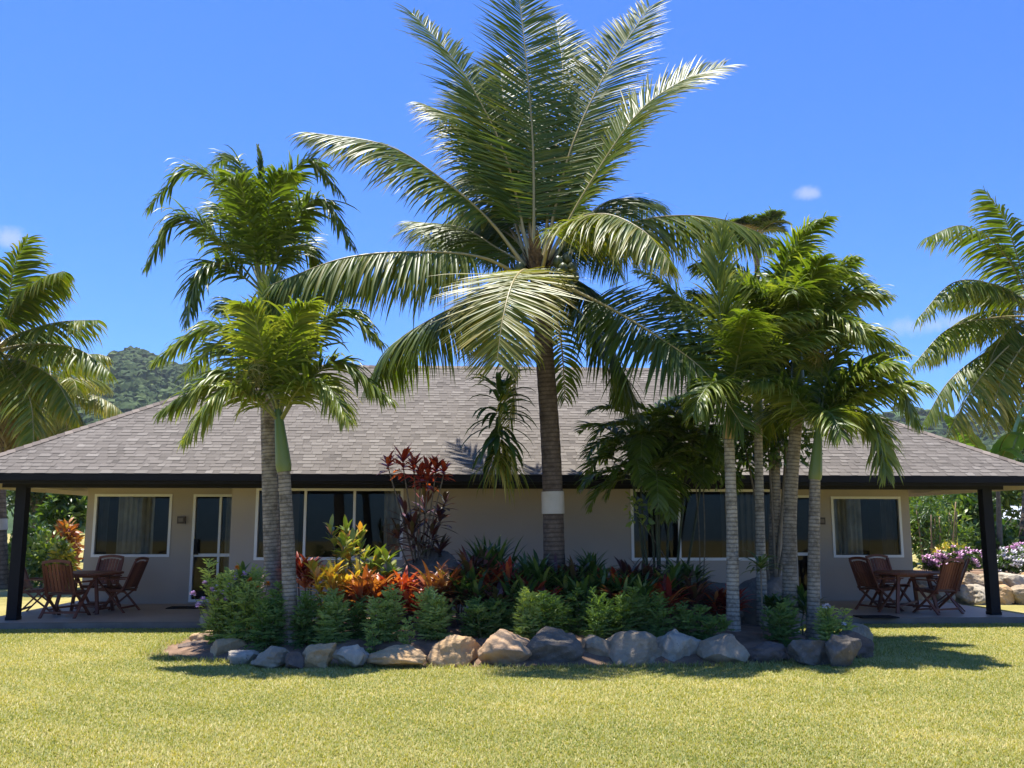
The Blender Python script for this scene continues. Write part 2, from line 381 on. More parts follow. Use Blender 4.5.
g = Geo(); nr, na = 16, 90
rr = np.linspace(0, 1.07, nr); aa = np.arange(na) / na * 2 * pi
V = [[BC[0], BC[1], soil_z(*BC)]]
for r in rr[1:]:
    for a in aa:
        ca, sa = cos(a), sin(a); k = (abs(ca) ** 2.6 + abs(sa) ** 2.6) ** (-1 / 2.6)
        rj = r * (1 + (.02 * sin(a * 9) + .015 * sin(a * 23 + 1)) * (r > 1))
        x = BC[0] + BA * ca * k * rj; y = BC[1] + BB * sa * k * rj
        V.append([x, y, soil_z(x, y) + .006])
T = [[0, 1 + j, 1 + (j + 1) % na] for j in range(na)]
Q = [[1 + i * na + j, 1 + (i + 1) * na + j, 1 + (i + 1) * na + (j + 1) % na, 1 + i * na + (j + 1) % na] for i in range(nr - 2) for j in range(na)]
g.add(V, Q, T)
tag(g.build('garden_soil', M['soil']), kind='structure')

# grass blades
def vnoise(x, y, s, seed):
    r = np.random.default_rng(seed); o = np.zeros_like(x)
    for _ in range(6):
        k = r.normal(size=2) * s; o += np.sin(k[0] * x + k[1] * y + r.uniform(0, 6.28))
    return o / 6 ** .5
N = 640000
yy = 5.4 + (15.6 - 5.4) * rng.random(N) ** 1.35
xx = (rng.random(N) * 2 - 1) * (yy * .6 + 1.2)
dxh = xx - HO[0]; dyh = yy - HO[1]
ly = dxh * HY[0] + dyh * HY[1]
keep = (bed_r(xx, yy) > 1.035 + .02 * vnoise(xx, yy, 4, 3)) & (ly < -.47)
xx, yy = xx[keep], yy[keep]; N = len(xx)
pat = vnoise(xx, yy, 1.1, 5) * .5 + vnoise(xx, yy, 4.5, 6) * .35
h = (.013 + .013 * rng.random(N)) * (1 + .15 * pat)
az = rng.random(N) * 2 * pi; ln = .3 + 1.3 * rng.random(N)
w = .0026 + .0026 * rng.random(N) + .0002 * yy
B = np.stack([xx, yy, np.zeros(N)], 1)
side = np.stack([-np.sin(az), np.cos(az), np.zeros(N)], 1) * w[:, None]
tip = B + np.stack([np.cos(az) * ln * h, np.sin(az) * ln * h, h], 1)
V = np.stack([B - side, B + side, tip], 1).reshape(-1, 3)
tn = np.clip(.47 + .17 * pat + rng.normal(size=N) * .18, 0, 1)
rim = np.abs(bed_r(xx, yy) - 1.06) < .05; tip = np.where((rim & (rng.random(N) < .5))[:, None], B + (tip - B) * 2.6, tip)
V = np.stack([B - side, B + side, tip], 1).reshape(-1, 3)
g = Geo(); g.add(V, None, np.arange(3 * N).reshape(-1, 3), tint=np.repeat(tn, 3))
tag(g.build('grass_blades', M['blade'], smooth=False), kind='stuff')

# hills
def ridge(x):
    # height of the skyline at 620 m
    px = np.array([-900, -520, -400, -330, -290, -268, -240, -205, -150, 0, 180, 255, 300, 400, 600, 900.])
    hz = np.array([40, 60, 70, 92, 108, 117, 108, 102, 84, 60, 62, 74, 70, 62, 50, 40.])
    return np.interp(x, px, hz)
nx, ny = 260, 90
xs = np.linspace(-900, 900, nx); ys = np.linspace(170, 900, ny)
X, Y = np.meshgrid(xs, ys)
rise = np.clip((Y - 170) / 450, 0, 1)
fall = np.clip(1 - (Y - 620) / 420, .3, 1)
rz_ = rise ** 1.3 * fall
HZ = ridge(X * 620 / np.maximum(Y, 300)) * rz_ * (1 + .10 * vnoise(X, Y, .012, 8) * (1 - rise ** 3)) + 2.5 * vnoise(X, Y, .05, 9) * rise + vnoise(X, Y, .14, 10) * 1.2 * rise - .5
HZ = np.maximum(HZ, -.5)
i = np.arange(ny - 1)[:, None] * nx; j = np.arange(nx - 1)[None]
q = np.stack([i + j, i + j + 1, i + nx + j + 1, i + nx + j], -1).reshape(-1, 4)
g = Geo(); g.add(np.stack([X, Y, HZ], -1).reshape(-1, 3), q)
tag(g.build('hills', M['hill']), kind='structure')
def ico(sub):
    import bmesh
    bm = bmesh.new(); bmesh.ops.create_icosphere(bm, subdivisions=sub, radius=1)
    v = np.array([x.co[:] for x in bm.verts]); f = np.array([[x.index for x in fc.verts] for fc in bm.faces]); bm.free()
    return v, f
I1 = ico(1); I2 = ico(2); I3 = ico(3); I4 = ico(5)
g = Geo()
for k in range(8000):
    if k % 3: u_ = rng.uniform(-.62, -.30)
    else: u_ = rng.uniform(.28, .62)
    y = rng.uniform(240, 640); x = u_ * y
    fx = (x - xs[0]) / (xs[1] - xs[0]); fy = (y - ys[0]) / (ys[1] - ys[0])
    z = HZ[int(fy), int(fx)]
    v = I2[0] * (1 + .35 * rng.normal(size=(len(I2[0]), 1)) * .6)
    s = rng.uniform(1.8, 4.2)
    g.add(v * s * np.array([1, 1, rng.uniform(.7, 1.1)]) + [x, y, z + s * .35], None, I2[1], tint=np.clip(rng.normal(.45, .25), 0, 1))
tag(g.build('hillside_forest', M['hilltree'], smooth=False), kind='stuff')

# ------------------------------------------------------------------ house
house = empty('bungalow', HO, HYAW, 'long single storey taupe bungalow under a grey brown hipped shingle roof', 'house')
SLOPE = R(30.5); RUN = 4.15; EX, EY0 = 9.0, -.55; EY1 = EY0 + 2 * RUN; EZ = 2.405
FLOOR = .1
# verandah floor slab
g = Geo(); box(g, (0, 4.1, FLOOR / 2 - .06), (17.2, 9.1, FLOOR + .12 - .004), mat=1); 
g.add([[-8.6, -.45, FLOOR], [8.6, -.45, FLOOR], [8.6, 8.65, FLOOR], [-8.6, 8.65, FLOOR]], [[0, 1, 2, 3]], mat=0)
g.build('verandah_floor', [M['slab'], M['slabedge']], house, smooth=False)

def wall(g, x0, x1, z0, z1, y, th, ops):
    xs = sorted({x0, x1, *[o[0] for o in ops], *[o[1] for o in ops]}); zs = sorted({z0, z1, *[o[2] for o in ops], *[o[3] for o in ops]})
    for a, b in zip(xs[:-1], xs[1:]):
        for c, d in zip(zs[:-1], zs[1:]):
            mx, mz = (a + b) / 2, (c + d) / 2
            if any(o[0] < mx < o[1] and o[2] < mz < o[3] for o in ops): continue
            for yy_, fl in ((y, 0), (y + th, 1)):
                v = [[a, yy_, c], [b, yy_, c], [b, yy_, d], [a, yy_, d]]
                g.add(v, [[0, 1, 2, 3] if not fl else [3, 2, 1, 0]])
    for (a, b, c, d) in ops:
        for p, q_ in (((a, c), (b, c)), ((b, c), (b, d)), ((b, d), (a, d)), ((a, d), (a, c))):
            g.add([[p[0], y, p[1]], [q_[0], y, q_[1]], [q_[0], y + th, q_[1]], [p[0], y + th, p[1]]], [[0, 1, 2, 3]])
YC, YW, YB, ZT = 1.35, 3.0, 7.1, 2.37
XE = 8.22
xb0 = hl(230, 540, YC)[0]; xb1 = hl(797, 540, YC)[0]
def win(px0, px1, py0, py1, y):
    a, zt = hl(px0, (py0 + py1) / 2, y)[0], hl((px0 + px1) / 2, py0, y)[1]
    b, zb = hl(px1, (py0 + py1) / 2, y)[0], hl((px0 + px1) / 2, py1, y)[1]
    return (a, b, zb, min(zt, ZT - .03))
w_cl = win(255, 403, 488, 560, YC); w_cr = win(631, 776, 489, 560.5, YC)
w_wl = win(93, 171, 494, 557, YW); w_wr = win(832, 902, 496.5, 557.5, YW)
dl = hl(190.5, 560, YW)[0]; d_l = (dl, dl + 1.05, FLOOR + .03, 2.2)
dr = -dl + .1; d_r = (dr - 1.05, dr, FLOOR + .03, 2.2)
g = Geo()
wall(g, xb0, xb1, FLOOR, ZT, YC, .15, [w_cl, w_cr])
wall(g, -XE, xb0 + .9, FLOOR, ZT, YW, .15, [w_wl, d_l] )
wall(g, xb1 - .9, XE, FLOOR, ZT, YW, .15, [d_r, w_wr])
for x, s in ((xb0, -1), (xb1, 1)):
    g.add([[x, YC, FLOOR], [x, YW, FLOOR], [x, YW, ZT], [x, YC, ZT]], [[0, 1, 2, 3]])
for x in (-XE, XE):
    g.add([[x, YW, FLOOR], [x, YB, FLOOR], [x, YB, ZT], [x, YW, ZT]], [[0, 1, 2, 3]])
g.add([[-XE, YB, FLOOR], [XE, YB, FLOOR], [XE, YB, ZT], [-XE, YB, ZT]], [[0, 1, 2, 3]])
g.build('wall', M['wall'], house, smooth=False)
# rooms behind the windows: a partition, coloured dark to stand in for room shade, so one does not look through the house
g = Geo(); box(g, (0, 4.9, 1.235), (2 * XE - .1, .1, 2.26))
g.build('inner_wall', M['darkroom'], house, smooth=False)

def window(name, o, y, nmul, curt, doors=None, rail=None):
    a, b, c, d = o; fr = .05
    wdw = Geo()
    for p0, p1 in (((a, c), (b, c)), ((a, d), (b, d))):
        box(wdw, ((a + b) / 2, y + .03, p0[1] + (fr / 2 if p0[1] == c else -fr / 2)), (b - a, .09, fr))
    for x in (a + fr / 2, b - fr / 2):
        box(wdw, (x, y + .03, (c + d) / 2), (fr, .086, d - c - 2 * fr))
    fo = wdw.build(name, M['alu'], house, smooth=False)
    for k in range(1, nmul + 1):
        sash = Geo(); box(sash, (a + (b - a) * k / (nmul + 1), y + .035, (c + d) / 2), (.045, .06, d - c - 2 * fr)); sash.build('mullion', M['alu'], fo, smooth=False)
    if rail:
        sash = Geo(); box(sash, ((a + b) / 2, y + .035, rail), (b - a - 2 * fr, .058, .06)); sash.build('rail', M['alu'], fo, smooth=False)
    gl = Geo(); gl.add([[a + fr, y + .045, c + fr], [b - fr, y + .045, c + fr], [b - fr, y + .045, d - fr], [a + fr, y + .045, d - fr]], [[0, 1, 2, 3]])
    gl.build('glass', M['glass'], fo, smooth=False)
    for (f0, f1, mm) in curt:
        cg = Geo(); n = 60; x0 = a + (b - a) * f0; x1 = a + (b - a) * f1
        t = np.linspace(0, 1, n); xx_ = x0 + (x1 - x0) * t
        yo = y + .28 + .035 * np.sin(t * abs(x1 - x0) * 55 + f0 * 9) + .012 * np.sin(t * 90)
        V = np.concatenate([np.stack([xx_, yo, np.full(n, c - .05)], 1), np.stack([xx_, yo, np.full(n, d + .02)], 1)])
        cg.add(V, [[k, k + 1, n + k + 1, n + k] for k in range(n - 1)])
        cg.build('curtain', M[mm], fo)
    return fo
window('window', w_wl, YW, 0, [(0.0, .12, 'darkcloth'), (.24, .72, 'curtain')])
window('window', w_wr, YW, 0, [(.04, .52, 'curtain'), (.80, 1, 'darkcloth')])
window('window', w_cl, YC, 2, [(0, .20, 'darkcloth'), (.86, 1, 'curtain')])
window('window', w_cr, YC, 2, [(.0, .1, 'darkcloth'), (.72, .92, 'darkcloth')])
for o, hx in ((d_l, d_l[0] + .1), (d_r, d_r[1] - .1)):
    dd = window('sliding_door', o, YW, 1, [(.55, .98, 'curtain')] if o is d_l else [(.02, .45, 'curtain')], rail=1.02)
    hg = Geo(); box(hg, (hx - .0, YW - .035, 1.18), (.05, .05, .2)); box(hg, (hx, YW - .02, 1.18), (.09, .02, .3))
    hg.build('handle', M['black'], dd, smooth=False)
for (px, py) in ((182, 520), (820.5, 521)):
    x, z = hl(px, py, YW)
    lg = Geo(); box(lg, (x, YW - .035, z), (.15, .07, .14)); lo = lg.build('wall_light', M['lampbrown'], house, smooth=False)
    lg = Geo(); box(lg, (x, YW - .075, z), (.09, .03, .07)); lg.build('lamp_shade', M['lampglass'], lo, smooth=False)

for px, pyb in ((13, 621), (994, 615)):
    x = hl(px, pyb, 0.0)[0]
    g = Geo(); box(g, (x, 0, (FLOOR + 2.24) / 2 - .02), (.165, .165, 2.24 - FLOOR))
    po = g.build('verandah_post', M['black'], house, smooth=False)
    g = Geo(); box(g, (x, 0, FLOOR + .025), (.18, .18, .05)); g.build('post_base', M['black'], po, smooth=False)
# soffit and fascia
g = Geo()
g.add([[-EX + .03, EY0 + .03, 2.38], [EX - .03, EY0 + .03, 2.38], [EX - .03, EY1 - .03, 2.38], [-EX + .03, EY1 - .03, 2.38]], [[3, 2, 1, 0]])
g.build('soffit', M['soffit'], house, smooth=False)
g = Geo(); zc, hh = 2.325, .15
box(g, (0, EY0, zc), (2 * EX + .05, .05, hh)); box(g, (0, EY1, zc), (2 * EX + .05, .05, hh))
for s in (-1, 1): box(g, (s * EX, (EY0 + EY1) / 2, zc), (.05, 2 * RUN - .05, hh))
fo = g.build('fascia', M['black'], house, smooth=False)
g = Geo()
box(g, (0, EY0 - .075, 2.345), (2 * EX + .2, .1, .1)); box(g, (0, EY1 + .075, 2.345), (2 * EX + .2, .1, .1))
for s in (-1, 1): box(g, (s * (EX + .075), (EY0 + EY1) / 2, 2.345), (.1, 2 * RUN + .05, .1))
g.build('gutter', M['black'], house, smooth=False)
for s_g in (-1, 1):
    g = Geo(); box(g, (s_g * (EX - .04), (EY0 + EY1) / 2, 2.296), (.022, 2 * RUN - .12, .155)); g.build('fascia_lining', M['soffit'], house, smooth=False)
g = Geo()
beam(g, (-8.4, 0, 2.29), (8.4, 0, 2.29), .12, .17); g.build('verandah_beam', M['black'], house, smooth=False)
for s in (-1, 1):
    g = Geo(); beam(g, (s * 8.3, .07, 2.30), (s * 8.3, 2.99, 2.30), .05, .13); g.build('side_beam', M['soffit'], house, smooth=False)

# roof: lapped shingle courses on solid planes
EOV = .06
ex, ey0, ey1 = EX + EOV, EY0 - EOV, EY1 + EOV; run = (ey1 - ey0) / 2
SL = run / cos(SLOPE); expo = .118
g = Geo(); sh = Geo()
zr = EZ + run * math.tan(SLOPE)
rp = [[-ex, ey0, EZ], [ex, ey0, EZ], [ex, ey1, EZ], [-ex, ey1, EZ], [-ex + run, (ey0 + ey1) / 2, zr], [ex - run, (ey0 + ey1) / 2, zr]]
g.add(rp, [[0, 1, 5, 4], [2, 3, 4, 5], [0, 3, 2, 1]], [[1, 2, 5], [3, 0, 4]], tint=.1)
def face(mid, u, vdir, half, rec, nrm):
    mid, u, vdir, nrm = map(np.asarray, (mid, u, vdir, nrm))
    nrow = int(math.ceil(SL / expo))
    vs, ts, qs = [], [], []
    for i in range(nrow):
        s0 = i * expo; s1 = min(s0 + expo + .02, SL)
        l0 = half - rec * s0 * cos(SLOPE); l1 = half - rec * s1 * cos(SLOPE)
        x = -l0 - rng.uniform(0, .3); thick = False; base = rng.normal(.45, .05)
        while x < l0:
            wd = rng.uniform(.08, .24); thick = not thick if rng.random() < .8 else thick
            xa, xb = x, x + wd - .004
            t = (.011 if thick else .006)
            n0 = len(vs)
            a0, b0 = np.clip([xa, xb], -l0, l0); a1, b1 = np.clip([xa, xb], -l1, l1)
            if b0 - a0 > .003:
                P = lambda xx__, s, hgt: mid + u * xx__ + vdir * s + nrm * hgt
                vs += [P(a0, s0, t), P(b0, s0, t), P(b1, s1, .003), P(a1, s1, .003), P(a0, s0, .001), P(b0, s0, .001)]
                qs += [[n0, n0 + 1, n0 + 2, n0 + 3], [n0 + 4, n0 + 5, n0 + 1, n0]]
                tv = base + (.10 if thick else -.10) + rng.normal() * .13
                ts += [np.clip(tv, 0, 1)] * 6
            x += wd
    sh.add(vs, qs, tint=np.array(ts))
c_, s_ = cos(SLOPE), sin(SLOPE)
ymid = (ey0 + ey1) / 2
face((0, ey0, EZ), (1, 0, 0), (0, c_, s_), ex, 1, (0, -s_, c_))
face((0, ey1, EZ), (-1, 0, 0), (0, -c_, s_), ex, 1, (0, s_, c_))
face((-ex, ymid, EZ), (0, -1, 0), (c_, 0, s_), run, 1, (-s_, 0, c_))
face((ex, ymid, EZ), (0, 1, 0), (-c_, 0, s_), run, 1, (s_, 0, c_))
roof = g.build('roof', M['ridge'], house, smooth=False)
sh.build('shingles', M['shingle'], roof, smooth=False)
g = Geo()
def caps(a, b, sA, sB):
    a, b = np.asarray(a, float), np.asarray(b, float); L_ = np.linalg.norm(b - a); n = int(L_ / .14)
    for k in range(n):
        p = a + (b - a) * k / n; q_ = a + (b - a) * min((k + 1.15) / n, 1)
        up = np.array([0, 0, .022]); up2 = np.array([0, 0, .014])
        vA, vB = np.asarray(sA) * .13, np.asarray(sB) * .13
        g.add([p + vA + up, p + up * 1.25, p + vB + up, q_ + vA + up2, q_ + up2 * 1.25, q_ + vB + up2, p + vA, p, p + vB],
              [[0, 1, 4, 3], [1, 2, 5, 4], [6, 7, 1, 0], [7, 8, 2, 1]], tint=np.clip(rng.normal(.5, .25), 0, 1))
dn = {'f': np.array([0, -c_, -s_]), 'b': np.array([0, c_, -s_]), 'l': np.array([-c_, 0, -s_]), 'r': np.array([c_, 0, -s_])}
caps(rp[4], rp[5], dn['f'], dn['b'])
hd = lambda s, o: norm(np.array(s, float))
caps(rp[0], rp[4], norm(dn['f'] + np.array([.7, 0, 0]) * 0 + np.array([c_, 0, 0]) * .6), norm(dn['l'] + np.array([0, c_, 0]) * .6))
caps(rp[1], rp[5], norm(dn['f'] - np.array([c_, 0, 0]) * .6), norm(dn['r'] + np.array([0, c_, 0]) * .6))
caps(rp[3], rp[4], norm(dn['b'] + np.array([c_, 0, 0]) * .6), norm(dn['l'] - np.array([0, c_, 0]) * .6))
caps(rp[2], rp[5], norm(dn['b'] - np.array([c_, 0, 0]) * .6), norm(dn['r'] - np.array([0, c_, 0]) * .6))
g.build('ridge_cap', M['ridge'], roof, smooth=False)

# ------------------------------------------------------------------ furniture
def make_chair():
    r = empty('garden_chair')
    g = Geo()
    for k in range(7): box(g, (0, -.20 + k * .066, .435 + .006 * k), (.46, .055, .02), tint=rng.random())
    for s in (-1, 1): beam(g, (s * .215, -.24, .405), (s * .215, .23, .44), .03, .04, tint=.4)
    g.build('seat', M['wood'], r, smooth=False)
    g = Geo(); d = norm(np.array([0, -.22, .62])); b0 = np.array([0, -.21, .44])
    for s in (-1, 1): beam(g, b0 + [s * .235, 0, -.02], b0 + [s * .225, -.20, .56], .04, .03, up=(0, 1, 0), tint=.3)
    for k in range(-3, 4):
        top = .575 - .004 * k * k
        beam(g, b0 + np.array([k * .06, -.012, .04]), b0 + np.array([k * .06, -.20, top - .02]), .046, .016, up=(0, 1, 0), tint=rng.random())
    for k in range(8):
        x0, x1 = -.235 + k * .0588, -.235 + (k + 1) * .0588
        f = lambda x: .575 + .035 * (1 - (x / .235) ** 2)
        beam(g, b0 + [x0, -.205, f(x0)], b0 + [x1 + .002, -.205, f(x1)], .028, .05, tint=.45)
    beam(g, b0 + [-.225, -.004, .05], b0 + [.225, -.004, .05], .026, .04, tint=.4)
    g.build('backrest', M['wood'], r, smooth=False)
    for s in (-1, 1):
        g = Geo(); beam(g, (s * .262, .27, 0), (s * .262, -.23, .46), .026, .045, up=(1, 0, 0), tint=.35); g.build('leg', M['wood'], r, smooth=False)
        g = Geo(); beam(g, (s * .288, -.29, 0), (s * .288, .22, .63), .024, .045, up=(1, 0, 0), tint=.5); g.build('leg', M['wood'], r, smooth=False)
        g = Geo(); beam(g, (s * .275, -.26, .65), (s * .275, .29, .645), .06, .025, tint=.6); g.build('armrest', M['wood'], r, smooth=False)
    g = Geo(); beam(g, (-.26, .2, .065), (.26, .2, .065), .022, .035); beam(g, (-.28, -.215, .095), (.28, -.215, .095), .022, .035)
    g.build('stretcher', M['wood'], r, smooth=False)
    return r
def make_table():
    r = empty('garden_table'); Rr = .58
    g = Geo()
    for k in range(-7, 8):
        x = k * .076; l = math.sqrt(max(Rr ** 2 - x * x, .01)) - .03
        box(g, (x, 0, .725), (.068, 2 * l, .022), tint=rng.random())
    n = 32
    a = np.arange(n) / n * 2 * pi
    for k in range(n):
        p = np.array([cos(a[k]), sin(a[k]), 0]) * Rr; q_ = np.array([cos(a[(k + 1) % n]), sin(a[(k + 1) % n]), 0]) * Rr
        beam(g, p + [0, 0, .722], q_ + [0, 0, .722], .05, .034, tint=.5)
    g.build('tabletop', M['wood'], r, smooth=False)
    g = Geo()
    for s in (-1, 1): beam(g, (s * .3, -.34, .68), (s * .3, .34, .68), .03, .06); beam(g, (-.34, s * .3, .68), (.34, s * .3, .68), .028, .058)
    g.build('apron', M['wood'], r, smooth=False)
    for sx in (-1, 1):
        for sy in (-1, 1):
            g = Geo(); beam(g, (sx * .36, sy * .36, 0), (sx * .26, sy * .26, .69), .05, .05, up=(0, 1, 0), tint=.4); g.build('leg', M['wood'], r, smooth=False)
    g = Geo()
    for s in (-1, 1): beam(g, (-.34 * s, -.34, .12), (.34 * s, .34, .12 + .04 * (s > 0)), .04, .035)
    g.build('stretcher', M['wood'], r, smooth=False)
    return r
chair0 = make_chair(); table0 = make_table(); chair0.scale = (1, 1, .88); table0.scale = (1, 1, .93); used = [False, False]
def place(kind, px, py, deg, label, group):
    """feet at pixel px, py on the verandah floor; deg = facing (0 faces the house)"""
    k = 0 if kind == 'c' else 1
    o = (chair0, table0)[k]
    if used[k]: o = copy_tree(o)
    used[k] = True
    p = ground(px, py, FLOOR); o.location = (p[0], p[1], FLOOR); o.rotation_euler = (0, 0, HYAW + R(deg))
    tag(o, label, 'chair' if k == 0 else 'table', group)
GC = 'wooden chairs on the verandah'
place('t', 84, 612.5, 0, 'round slatted hardwood table beside the verandah post near the pale lit lawn', 'wooden tables on the verandah')
place('c', 66, 616.8, -6, 'wooden folding chair with its slatted back turned to the lawn', GC)
place('c', 40, 612.5, -80, 'wooden folding chair side-on right behind the black post, facing the table', GC)
place('c', 97, 608, 172, 'wooden folding chair under the small curtained window, facing the lawn across its table', GC)
place('c', 116, 611.6, 83, 'wooden folding chair between its table and the sliding door', GC)
place('t', 908, 611.5, 0, 'round hardwood table in front of the garden bank with pink flowers', 'wooden tables on the verandah')
place('c', 937, 613.2, 22, 'dark wooden chair with slatted back, nearest to the post by the stony bank', GC)
place('c', 946, 609.5, 65, 'dark wooden chair partly hidden behind the chair nearest the stony bank', GC)
place('c', 880, 610.4, -72, 'dark wooden chair in shade below the window, nearest the palm trunks', GC)
place('c', 893, 606.5, 190, 'dark wooden chair against the shaded wall behind its table', GC)
for (px, py, lab) in ((186, 608, 'dark doormat at the foot of the sliding glass door'), (876, 617.3, 'dark doormat near the verandah edge by the shaded table')):
    p = ground(px, py, FLOOR); g = Geo(); box(g, (0, 0, .009), (.62, .38, .018)); o = g.build('doormat', M['mat'], smooth=False)
    o.location = (p[0], p[1], FLOOR + .001); o.rotation_euler = (0, 0, HYAW); tag(o, lab, 'doormat', 'doormats on the verandah')

# ------------------------------------------------------------------ palms
def frond(pts, n, ll, w, base=.22, droop=.4, vee=.25, vrand=.1, tint=.35, tipt=.18, rib=.022, a0=84, a1=42, twist=0., fold=.3, S=5, lenr=.12):
    P, L = resample(pts, 48)
    d = norm(np.gradient(P, axis=0))
    s = np.cross(d, Z); s = norm(s)
    for k in range(1, len(s)):
        if s[k] @ s[k - 1] < 0: s[k] = -s[k]
    u = np.cross(s, d)
    ct, st = cos(twist), sin(twist); s, u = s * ct + u * st, u * ct - s * st
    t = np.linspace(base, .995, n)
    gl, gr = Geo(), Geo()
    tube(gr, P, np.interp(np.linspace(0, 1, 48), [0, .15, 1], [rib * 1.5, rib, .004]), 6, tint=np.linspace(.7, .35, 48))
    for sd in (-1, 1):
        tt = np.clip(t + rng.normal(size=n) * .2 * (1 - base) / n, 0, 1)
        ix = tt * 47
        I = lambda A: np.stack([np.interp(ix, np.arange(48), A[:, k]) for k in range(3)], 1)
        p, dd, ss, uu = I(P), norm(I(d)), norm(I(s)), norm(I(u))
        r_ = (tt - base) / (1 - base)
        a = np.radians(np.interp(r_, [0, .3, 1], [a0, (a0 + a1) * .55, a1]) + rng.normal(size=n) * 4)[:, None]
        v = (vee + rng.normal(size=n) * vrand)[:, None]
        di = np.cos(a) * dd + np.sin(a) * (sd * ss * np.cos(v) + uu * np.sin(v))
        l = ll * np.interp(r_, [0, .12, .35, .7, 1], [.55, .85, 1, .8, .32]) * (1 + rng.normal(size=n) * lenr)
        strips(gl, p, di, dd + rng.normal(size=(n, 3)) * .15, l, w * np.interp(r_, [0, .2, .8, 1], [.7, 1, .9, .55]),
               droop * (1 + rng.normal(size=n) * .25), S, 'palm', fold, tint + rng.normal(size=n) * .10, tipt)
    return gl, gr
def arc_pts(b, az, el, L, bend, n=7, side=0.):
    p = np.asarray(b, float).copy(); out = [p.copy()]
    for k in range(n):
        t = (k + .5) / n
        e = el - bend * t ** 1.4; a = az + side * t
        p = p + np.array([cos(a) * cos(e), sin(a) * cos(e), sin(e)]) * L / n; out.append(p.copy())
    return out
def trunk(pts, r0, r1, n=14, flare=.35, wob=.02):
    P, L = resample(pts, 70); t = np.linspace(0, 1, 70)
    r = r0 + (r1 - r0) * t + r0 * flare * np.exp(-t * 14)
    r = r * (1 + wob * np.sin(np.arange(70) * 2.1))
    g = Geo(); tube(g, P, r, n); return g
def px_pts(l): return [at(*p) for p in l]

def coconut_palm(name, base, crown, fronds, label, cat='palm tree', group=None, n=160, ll=1.0, w=.036, bark='coco_bark', r=(.165, .125), nuts=(), band=None, ribpart=True, mats=('coco', 'coco_rib'), opts={}):
    root = empty(name, base, 0, label, cat, group)
    b = np.asarray(base, float); c = np.asarray(crown, float)
    mid = (b + c) / 2 + np.array([.05, 0, 0])
    trunk([b - [0, 0, .1], b * .7 + mid * .3, mid, c], *r).build('trunk', M[bark], root, loc=b)
    g = Geo()
    for k in range(46):
        a = rng.random() * 2 * pi; p = c + np.array([cos(a) * .11, sin(a) * .11, rng.uniform(-.35, .15)])
        strips(g, p[None], [[cos(a) * .4, sin(a) * .4, .9]], [[-sin(a), cos(a), 0]], rng.uniform(.2, .45), .13, .05, 3, 'grass', .4, .5)
    g.build('leaf_sheath', M['fibre'], root, loc=b)
    for k, f in enumerate(fronds):
        kw = dict(opts); kw.update(f[1]); dead = kw.pop('dead', False)
        kw.setdefault('n', n); kw.setdefault('ll', ll); kw.setdefault('w', w)
        gl, gr = frond(f[0], **kw)
        fo = gl.build('frond', M['dead' if dead else mats[0]], root, loc=b)
        gr.build('midrib', M['dead' if dead else mats[1]], fo, loc=b)
    for (p, s) in nuts:
        v = I3[0] * np.array([s, s, s * 1.2]) * (1 + .04 * np.sin(np.arctan2(I3[0][:, 1:2], I3[0][:, 0:1]) * 3)); g = Geo(); g.add(v + p, None, I3[1]); g.build('coconut', M['nut'], root, loc=b)
    if band:
        z0, z1 = band
        g = Geo(); P, L = resample([b - [0, 0, .1], b * .7 + mid * .3, mid, c], 200)
        sel = P[(P[:, 2] > z0) & (P[:, 2] < z1)]
        rr_ = np.interp(sel[:, 2], [b[2], c[2]], [r[0], r[1]]) * 1.06 + .008
        tube(g, sel, rr_, 24, cap=False)
        g.build('rat_guard', M['band'], root, loc=b)
    return root

